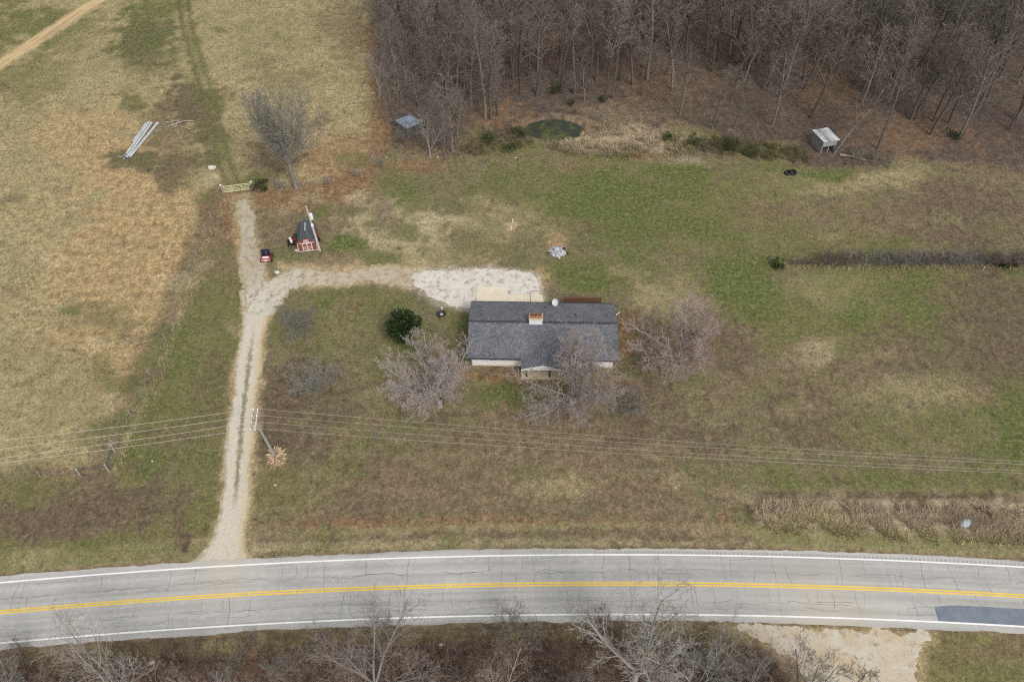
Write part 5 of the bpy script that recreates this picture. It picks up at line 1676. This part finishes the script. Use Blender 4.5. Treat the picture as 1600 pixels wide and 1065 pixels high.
# ------------------------------------------------------------------ the roadside thicket below the road
low = [(985, 1078, 19.0, 0, 1.0, 'tall pale forked tree in the thicket reaching up over the yellow line'), (590, 1082, 14.0, 1, 1.0, 'grey two-limbed tree in the thicket left of the tall pale one'), (205, 1100, 13.5, 1, 1.1, 'pale spreading tree in the thicket at the lower left'), (1080, 1085, 14.5, 2, .8, 'pale upright tree in the thicket next to the gravel turnout'),
       (40, 1110, 11, 0, .8, 'pale tree in the thicket nearest the lower left corner'), (1150, 1100, 10.5, 1, .8, 'grey tree in the thicket at the left lip of the gravel turnout'), (780, 1105, 11, 2, .7, 'slim pale tree in the thicket below the middle of the road'), (350, 1120, 10, 1, .8, 'grey tree in the thicket below the driveway mouth')]
for x, y, h, k, w_, lab in low:
    p = at(x, y)
    s_ = h / 13.5
    plant('bare_tree', TALL if x == 985 else LOWT[k], p, 0.6 if x == 985 else rnd.uniform(0, 6.28), (s_ * w_ * (.85 if x == 985 else 1), s_ * w_ * (.85 if x == 985 else 1), s_ * (.82 if x == 985 else 1)), lab)
for x, y, h, k, w_, lab in ((1245, 1112, 10.5, 0, 1.0, 'dark bare tree standing in front of the gravel turnout'), (1320, 1118, 8.5, 1, 1.0, 'shorter dark bare tree at the right of the gravel turnout'), (470, 1108, 9, 1, 1.0, 'dark fine-twigged tree in the thicket left of the two-limbed tree'), (890, 1100, 8, 0, 1.0, 'small dark tree in the thicket left of the tall pale one')):
    s_ = h / 11
    plant('bare_tree', LOWD[k], at(x, y), rnd.uniform(0, 6.28), (s_ * w_, s_ * w_, s_), lab)
LOWP = [(x, float(road_y(x)) - 4.7) for x in np.linspace(-58, 20, 30)] + [tuple(at(1190, 1010)[:2]), tuple(at(1235, 1060)[:2]), (20, 14), (-58, 12)]
LM = [(40, 'the lower left corner tree'), (205, 'the pale spreading tree'), (350, 'the tree below the driveway'), (470, 'the dark fine-twigged tree'), (590, 'the two-limbed tree'), (690, 'the mid-road scrap'), (780, 'the slim pale tree'), (890, 'the small dark tree'), (985, 'the tall pale forked tree'), (1080, 'the pale upright tree'), (1150, 'the turnout lip')]
lcell = {}
tk = []
n_ = 0
for (x, y) in rand_in(LOWP, 1200, 9):
    if n_ >= 85: break
    if any((x - a) ** 2 + (y - b_) ** 2 < 1.9 for a, b_ in tk): continue
    tk.append((x, y)); n_ += 1
    k = rnd.choices((0, 1, 2), (5, 4, 2))[0]
    s_ = rnd.uniform(.6, 1.25)
    lab = ('brown bare shrub in the roadside thicket', 'grey bare shrub in the roadside thicket', 'pale bare shrub in the roadside thicket')[k]
    o = plant('bare_shrub', SHRUB[k], (x, y, 0), rnd.uniform(0, 6.28), (s_ * 1.1, s_ * 1.1, s_), lab, 'shrub', 'shrubs of the roadside thicket')
    near = min(range(len(LM)), key=lambda q: abs(topx(x, y)[0] - LM[q][0]))
    lcell.setdefault((near, k), []).append((y, o))
for (near, k), L in lcell.items():
    L.sort(key=lambda q: -q[0])
    for q, (y, o) in enumerate(L):
        o['label'] = ('brown', 'grey', 'dark')[k] + ' bare shrub around ' + LM[near][1] + ('' if len(L) == 1 else ', ' + ORD[q] + ' from the road')
brush('undergrowth', rand_in(LOWP, 3600, 12), None, M('red_brown_brush', (.215, .145, .105), .4, .7, .95, space='world'), (.5, 2.3), (4, 8), .012, .6, 3)
brush('undergrowth', rand_in(LOWP, 700, 13), None, TWIG_Y, (.8, 2.2), (3, 6), .011, .5, 3)
for k, (x, y, lab) in enumerate(((238, 1035, 'white scrap lying in the thicket at the lower left'), (690, 1007, 'white scrap lying in the thicket below the middle of the road'), (1016, 1021, 'yellow scrap lying in the thicket beside the tall pale tree'))):
    sc = MB(); lump(sc, (0, 0, .12), .17, (1.4, .9, .6), 90 + k); solo('scrap', sc, WHITE if k < 2 else M('yellow_scrap', (.6, .5, .08), .1, 2), lab, 'litter', at(x, y))


# ------------------------------------------------------------------ evergreen, bushes, hedge
def leaf_mesh(seed, n, rx, rz, leaf, zc, mat, lumps=26, stem=None, shell=.55):
    g_ = np.random.default_rng(seed)
    mb = MB()
    cs = []
    for _ in range(lumps):
        v = g_.normal(size=3); v /= np.linalg.norm(v)
        f = g_.uniform(shell, 1.0)
        cs.append((v[0] * rx * f * g_.uniform(.75, 1.12), v[1] * rx * f * g_.uniform(.75, 1.12), zc + v[2] * rz * f * (.95 if v[2] > 0 else .8), g_.uniform(.13, .30) * rx))
    for i in range(n):
        c = cs[i % lumps]
        v = g_.normal(size=3); v /= np.linalg.norm(v)
        rr_2 = c[3] * g_.uniform(.5, 1.0) ** .5
        p = Vector((c[0] + v[0] * rr_2, c[1] + v[1] * rr_2, max(.05, c[2] + v[2] * rr_2)))
        d = (Vector(v) + Vector((c[0], c[1], c[2] - zc)).normalized() * .6 + Vector((0, 0, .35)) + Vector(g_.normal(size=3) * .4)).normalized()
        s = perp(d, g_.uniform(0, 6.28))
        L = leaf * g_.uniform(.6, 1.25); w = L * .30
        n2 = d.cross(s).normalized()
        mb.poly([p, p + d * L * .5 + s * w + n2 * w * .2, p + d * L, p + d * L * .5 - s * w + n2 * w * .2])
    return mb.mesh('foliage', mat)


ev = thing('evergreen_tree', 'dense dark green broadleaf evergreen left of the house', 'tree', at(630, 529))
link_mesh('crown', leaf_mesh(3, 4600, 2.0, 2.45, .40, 2.55, LEAF_D, 60, shell=.35), ev)
MB().tube([(0, 0, -.2), (.05, 0, 1.8), (.1, .1, 3.8)], [.14, .12, .05], 7).build('trunk', BARK_D, ev)
for k in range(7):
    t = k * .9
    MB().tube([(0, 0, .9 + k * .35), (math.cos(t) * 1.3, math.sin(t) * 1.3, 1.6 + k * .4)], [.05, .02], 5).build('limb', BARK_D, ev)


def bush(x, y, r, h, label, mat=LEAF_K, seed=1, n=420, leaf=.22, stems=True):
    o = thing('evergreen_bush' if mat is not STRAWM else 'grass_clump', label, 'bush', at(x, y))
    o.location.z = ground(o.location.x, o.location.y)
    link_mesh('foliage', leaf_mesh(seed, n, r, h * .5, leaf, h * .5, mat, 16, shell=.3), o)
    mb = MB()
    for k in range(7):
        t = k * .9
        mb.spike(Vector((0, 0, -.05)), Vector((math.cos(t) * r * .7, math.sin(t) * r * .7, h * .8)), .03)
    mb.build('stems', BARK_D, o)


bush(1215, 418, 1.0, 1.5, 'round green bush at the left end of the brushy fence row', LEAF_M, 5, 520)
bush(1560, 414, 1.1, 1.3, 'dark green bush in the brushy fence row near the right edge', LEAF_K, 6, 520)
bush(1582, 413, .9, 1.1, 'smaller dark green bush next to the right edge in the fence row', LEAF_K, 7, 420)
bush(869, 145, 1.4, 1.3, 'dark green bush at the foot of the straight tree behind the pond', LEAF_K, 8, 420)
bush(892, 165, .6, 1.4, 'tiny upright dark cedar behind the pond', LEAF_K, 9, 240, .18)
bush(943, 158, .7, .9, 'small green bush at the foot of the tall trees right of the pond', LEAF_K, 10, 240)
bush(1046, 220, 1.5, 1.2, 'green bush at the right end of the reeds', LEAF_M, 11, 520)
bush(1138, 232, 1.8, 1.2, 'dark green bush in the scrub between reeds and open shed', LEAF_K, 12, 560)
bush(1085, 222, 1.4, .9, 'olive green bush right of the reeds', LEAF_M, 13, 420)
bush(760, 220, 1.5, 1.0, 'olive green bush left of the pond', LEAF_M, 14, 420)
bush(800, 232, 1.6, .9, 'low green bush at the front left of the pond', LEAF_M, 15, 420)
bush(812, 212, 1.3, 1.0, 'green bush on the left bank of the pond', LEAF_M, 16, 420)
bush(930, 203, .5, .8, 'small dark bush at the right bank of the pond', RUST, 17, 160, .16)
bush(410, 296, 1.5, 1.7, 'dark green bush between the farm gate and the big leafless tree', LEAF_K, 18, 620)
bush(1490, 215, 1.6, .9, 'dark green bush at the foot of the broad grey tree in the right-hand wood', LEAF_K, 19, 420)
bush(1170, 240, 1.5, .9, 'olive bush left of the open grey shed', LEAF_M, 20, 420)
for x, y, s_, lab in ((512, 290, .35, 'low grey twiggy shrub in the brown weeds right of the big leafless tree'), (556, 278, .42, 'grey twiggy shrub where the fence meets the wood corner'), (435, 297, .55, 'twiggy shrub at the foot of the big leafless tree'), (595, 262, .5, 'grey shrub at the lower left corner of the wood'), (625, 222, .6, 'grey shrub left of the hip-roofed shed front'), (1340, 250, .45, 'grey brush pile shrub right of the open grey shed'), (1365, 252, .38, 'low grey shrub further right of the open grey shed'),
                      (293, 862, .45, 'reddish bare shrub left of the driveway mouth'), (900, 180, .45, 'brown shrub on the bank behind the pond'), (935, 192, .55, 'grey shrub on the bank right of the pond'), (590, 690, .32, 'faint grey shrub under the wires left of the bare maple')):
    plant('bare_shrub', SHRUB[0 if 'red' in lab or 'brown shrub' in lab else 1], at(x, y), rnd.uniform(0, 6.28), (s_ * 1.2, s_ * 1.2, s_), lab, 'shrub')
TENS = ['', '', 'twenty', 'thirty', 'forty', 'fifty', 'sixty']
TENTH = ['', '', 'twentieth', 'thirtieth', 'fortieth', 'fiftieth', 'sixtieth']


def ordinal(k):
    if k < 20: return ORD[k]
    t, u = divmod(k + 1, 10)
    return TENS[t] + '-' + ORD[u - 1] if u else TENTH[t]


for k in range(64):                                       # brush along the right-hand fence row
    x = 1238 + 6.1 * k + rnd.uniform(-4, 4)
    s_ = rnd.uniform(.38, .66) * (1.0 if x > 1290 else .55)
    plant('bare_shrub', SHRUB[rnd.choice((0, 1, 1))], at(x, 413 + rnd.uniform(-1.5, 1.5)), rnd.uniform(0, 6.28), (s_ * 1.2, s_ * 1.2, s_), 'low bare shrub in the right-hand fence row, ' + ordinal(k) + ' from the round green bush', 'shrub', 'shrubs of the fence row')

brush('scrub', rand_in(PX((1065, 225), (1120, 215), (1200, 225), (1262, 235), (1262, 256), (1180, 250), (1090, 238)), 420, 31), None, M('olive_scrub', (.105, .098, .045), .35, .9, .95, space='world'), (.5, 1.3), (4, 7), .02, .6, 3)
brush('scrub', rand_in(PX((715, 235), (760, 205), (830, 200), (835, 225), (800, 240), (740, 245)), 300, 32), None, M('olive_brown_scrub', (.12, .10, .05), .35, .9, .95, space='world'), (.4, 1.1), (4, 7), .018, .6, 3)
brush('scrub', rand_in(PX((1320, 232), (1400, 238), (1390, 262), (1320, 258)), 160, 33), None, TWIG_F, (.4, 1.2), (4, 7), .016, .7, 3)
SCR = [(604, 190), (614, 160), (622, 175), (660, 190), (676, 205), (690, 225), (715, 215), (655, 165), (690, 180), (720, 190), (635, 150), (610, 130), (640, 120), (668, 140), (700, 150), (725, 165), (606, 222), (622, 236), (663, 226), (692, 240)]
for k, (x, y) in enumerate(SCR):
    if abs(x - 640) < 36 and 175 < y < 245: continue
    h = rnd.uniform(.75, 1.25)
    lab = 'bare sapling ' + ('close ' if y > 180 else 'well ') + ('behind' if y < 192 else 'beside') + ' the hip-roofed shed, ' + ORD[sorted(q[0] for q in SCR).index(x)] + ' from left'
    plant('bare_sapling', SAP[k % 3], at(x, y), rnd.uniform(0, 6.28), (h * 1.3, h * 1.3, h), lab, 'tree', 'saplings round the hip-roofed shed', (rnd.uniform(-.1, .1), rnd.uniform(-.1, .1)))

# pampas grass at the foot of the leaning pole
pg = thing('pampas_grass', 'tan pampas grass clump at the foot of the leaning utility pole', 'grass clump', at(434, 718))
mb = MB()
for k in range(420):
    az, t = rnd.uniform(0, 6.28), rnd.uniform(.05, 1.0)
    L = rnd.uniform(.55, 1.5)
    d = Vector((math.cos(az) * t + rnd.gauss(0, .15), math.sin(az) * t + rnd.gauss(0, .15), .35 + .8 * (1 - t)))
    p = Vector((math.cos(az) * .25 * t, math.sin(az) * .25 * t, 0)); q = p + d * L * .6
    e = q + Vector((d.x, d.y, -.25 * t)).normalized() * L * .45
    s = Vector((-math.sin(az), math.cos(az), 0)) * .025
    mb.poly([p - s, p + s, q + s, q - s]); mb.poly([q - s, q + s, e])
mb.build('blades', STRAWM, pg)
mb = MB()
for k in range(60):
    az, t = rnd.uniform(0, 6.28), rnd.uniform(.2, .9)
    q = Vector((math.cos(az) * t * .85 + rnd.gauss(0, .12), math.sin(az) * t * .85 + rnd.gauss(0, .12), 1.5 - .6 * t + rnd.uniform(-.1, .2)))
    mb.tube([q * .5, q, q + Vector((math.cos(az) * .25, math.sin(az) * .25, .12)), q + Vector((math.cos(az) * .42, math.sin(az) * .42, .05))], [.008, .035, .05, .005], 5, False)
mb.build('plumes', M('tan_plume', (.62, .46, .30), .2, 3, .95), pg)
# dead branches beside the pipes
bpile = thing('branch_pile', 'loose dead branches lying just right of the pale pipes', 'branch pile', at(268, 200))
for k in range(14):
    az = rnd.uniform(0, 6.28); c_ = Vector((rnd.uniform(-2.0, 2.4), rnd.uniform(-1.2, 1.6), .1)); L = rnd.uniform(.7, 1.6); d = Vector((math.cos(az), math.sin(az) * .6, 0)) * L
    MB().tube([c_ - d, c_ + Vector((0, 0, .15)), c_ + d + Vector((0, 0, rnd.uniform(0, .4)))], [.07, .05, .02], 5).build('branch', BARK_P if k % 3 else STRAWM, bpile)

# ------------------------------------------------------------------ grass: thousands of small tufts that carry the colour of the turf they grow in
def tufts(name, X, Y, h, w, blades, spread, mat_, bright=1.0, greenk=1.0, seed=1):
    g_ = np.random.default_rng(seed)
    X, Y = np.asarray(X), np.asarray(Y)
    n = len(X)
    Z = height_np(X, Y)
    c = look(cov, X, Y); gr = look(grn, X, Y)
    isg = g_.random(n) < np.clip((gr - .22) * 1.3, 0, .95) * greenk
    gc = np.stack([g_.uniform(.055, .18, n), g_.uniform(.07, .18, n), g_.uniform(.025, .06, n)], 1)
    base = np.where(isg[:, None], gc, c * g_.uniform(.62, 1.45, (n, 1)) + .012) * bright
    B = blades
    az = g_.uniform(0, 6.283, (n, B)); t = g_.uniform(.15, spread, (n, B)); hh_ = h * g_.uniform(.5, 1.25, (n, B))
    if np.ndim(h) == 1: pass
    ox, oy = np.cos(az), np.sin(az)
    jx, jy = g_.normal(0, w * 1.2, (n, B)), g_.normal(0, w * 1.2, (n, B))
    bx_, by_ = X[:, None] + jx, Y[:, None] + jy
    zz = np.broadcast_to(Z[:, None], (n, B))
    a_ = np.stack([bx_ - oy * w, by_ + ox * w, zz - .02], -1)
    b_ = np.stack([bx_ + oy * w, by_ - ox * w, zz - .02], -1)
    tip = np.stack([bx_ + ox * t * hh_, by_ + oy * t * hh_, zz + hh_], -1)
    V = np.stack([a_, b_, tip], 2).reshape(-1, 3)
    nt_ = n * B
    me = bpy.data.meshes.new(name)
    me.vertices.add(len(V)); me.vertices.foreach_set('co', V.ravel())
    me.loops.add(nt_ * 3); me.loops.foreach_set('vertex_index', np.arange(nt_ * 3, dtype=np.int32))
    me.polygons.add(nt_); me.polygons.foreach_set('loop_start', np.arange(0, nt_ * 3, 3, dtype=np.int32))
    me.update(calc_edges=True)
    at_ = me.color_attributes.new('cover', 'FLOAT_COLOR', 'POINT')
    cc = np.repeat(base, B * 3, 0)
    at_.data.foreach_set('color', np.concatenate([cc, np.ones((len(cc), 1))], 1).astype(np.float32).ravel())
    me.materials.append(mat_)
    return tag(link_mesh(name, me), kind='stuff')


m, nt, b = nodes('grass_blades', .95, .1)
a = nt.nodes.new('ShaderNodeAttribute'); a.attribute_name = 'cover'
nt.links.new(a.outputs['Color'], b.inputs['Base Color'])
GRASS = m
g_ = np.random.default_rng(77)
hx0, hx1, hy0, hy1 = HX - 9, HX + 9, HY - 6, HY + 9


def scatter(n, keep):
    X = g_.uniform(-108, 108, n); Y = g_.uniform(14, 162, n)
    u, v = topx(X, Y)
    k = (u > -60) & (u < 1660) & (v > -60) & (v < 1130) & (g_.random(n) > look(bare, X, Y)) & ~((X > hx0) & (X < hx1) & (Y > hy0) & (Y < hy1))
    k &= ~(np.hypot((X - POND_C.x) / 4.9, (Y - POND_C.y) / 3.2) < 1)
    k &= keep(X, Y)
    return X[k], Y[k]


inF = lambda X, Y: inside(FIELD, X, Y)
inW = lambda X, Y: inside(FOREST, X, Y)
inL = lambda X, Y: Y < road_y(X) - 4.2
X, Y = scatter(150000, lambda X, Y: inF(X, Y) & (fbm(X, Y, .5, 31, 3) > .40))
tufts('pasture_grass', X, Y, .24, .030, 3, 1.1, GRASS, 1.05, .8, 1)
X, Y = scatter(190000, lambda X, Y: ~inF(X, Y) & ~inW(X, Y) & ~inL(X, Y) & (fbm(X, Y, .6, 33, 3) > .38))
tufts('lawn_grass', X, Y, .10, .028, 3, 1.3, GRASS, 1.0, 1.0, 2)
X, Y = scatter(110000, lambda X, Y: inW(X, Y) | inL(X, Y))
tufts('leaf_litter', X, Y, .10, .045, 2, 1.6, GRASS, 1.05, .6, 3)
# tall dead grass: bank on the right frontage, reeds by the pond, fence line, ditch lip
BANK = PX((1174, 786), (1290, 784), (1640, 789), (1640, 850), (1500, 842), (1330, 834), (1196, 824))
q = np.array(rand_in(BANK, 11000, 21)); q = q + np.random.default_rng(5).normal(0, .35, q.shape)
q = q[fbm(q[:, 0], q[:, 1], .7, 51, 3) > .47]
hv = .16 + .42 * fbm(q[:, 0], q[:, 1], .35, 53, 3)
tufts('bank_grass', q[:, 0], q[:, 1], hv[:, None], .032, 5, 2.2, GRASS, 1.02, .6, 4)
REEDS = PX((850, 228), (905, 218), (915, 198), (960, 192), (1010, 198), (1060, 220), (1100, 236), (1050, 243), (1010, 247), (960, 243), (890, 240))
q = np.array(rand_in(REEDS, 6500, 22)); q = q + np.random.default_rng(6).normal(0, .5, q.shape)
q = q[(fbm(q[:, 0], q[:, 1], .6, 55, 3) > .44) & (np.hypot((q[:, 0] - POND_C.x) / 5.2, (q[:, 1] - POND_C.y) / 3.4) > 1)]
hv = .25 + .55 * fbm(q[:, 0], q[:, 1], .4, 57, 3)
tufts('pond_reeds', q[:, 0], q[:, 1], hv[:, None], .032, 5, 1.5, GRASS, 1.2, .3, 5)
q = []
for (x0, y0), (x1, y1) in list(zip(FENCE[2:-1], FENCE[3:])):
    for k in range(int(math.hypot(x1 - x0, y1 - y0) * 16)):
        t = rnd.random(); q.append((x0 + (x1 - x0) * t + 1.0 + rnd.gauss(0, .7), y0 + (y1 - y0) * t + rnd.gauss(0, .2)))
for (x0, y0), (x1, y1) in list(zip(HEDGE[:-1], HEDGE[1:])):
    for k in range(int(math.hypot(x1 - x0, y1 - y0) * 14)):
        t = rnd.random(); q.append((x0 + (x1 - x0) * t + rnd.gauss(0, .2), y0 + (y1 - y0) * t - .5 + rnd.gauss(0, .3)))
q = np.array(q)
_c = cov
cov = cov.copy()
stroke([(x + 1.0, y) for x, y in FENCE[2:]], 1.2, PALE, .0, .9, .5, .3); stroke(HEDGE, 1.5, PALE, .0, .9, .5, .3)
tufts('fence_row_grass', q[:, 0], q[:, 1], .36, .03, 4, 1.0, GRASS, .74, .2, 6)
cov = _c
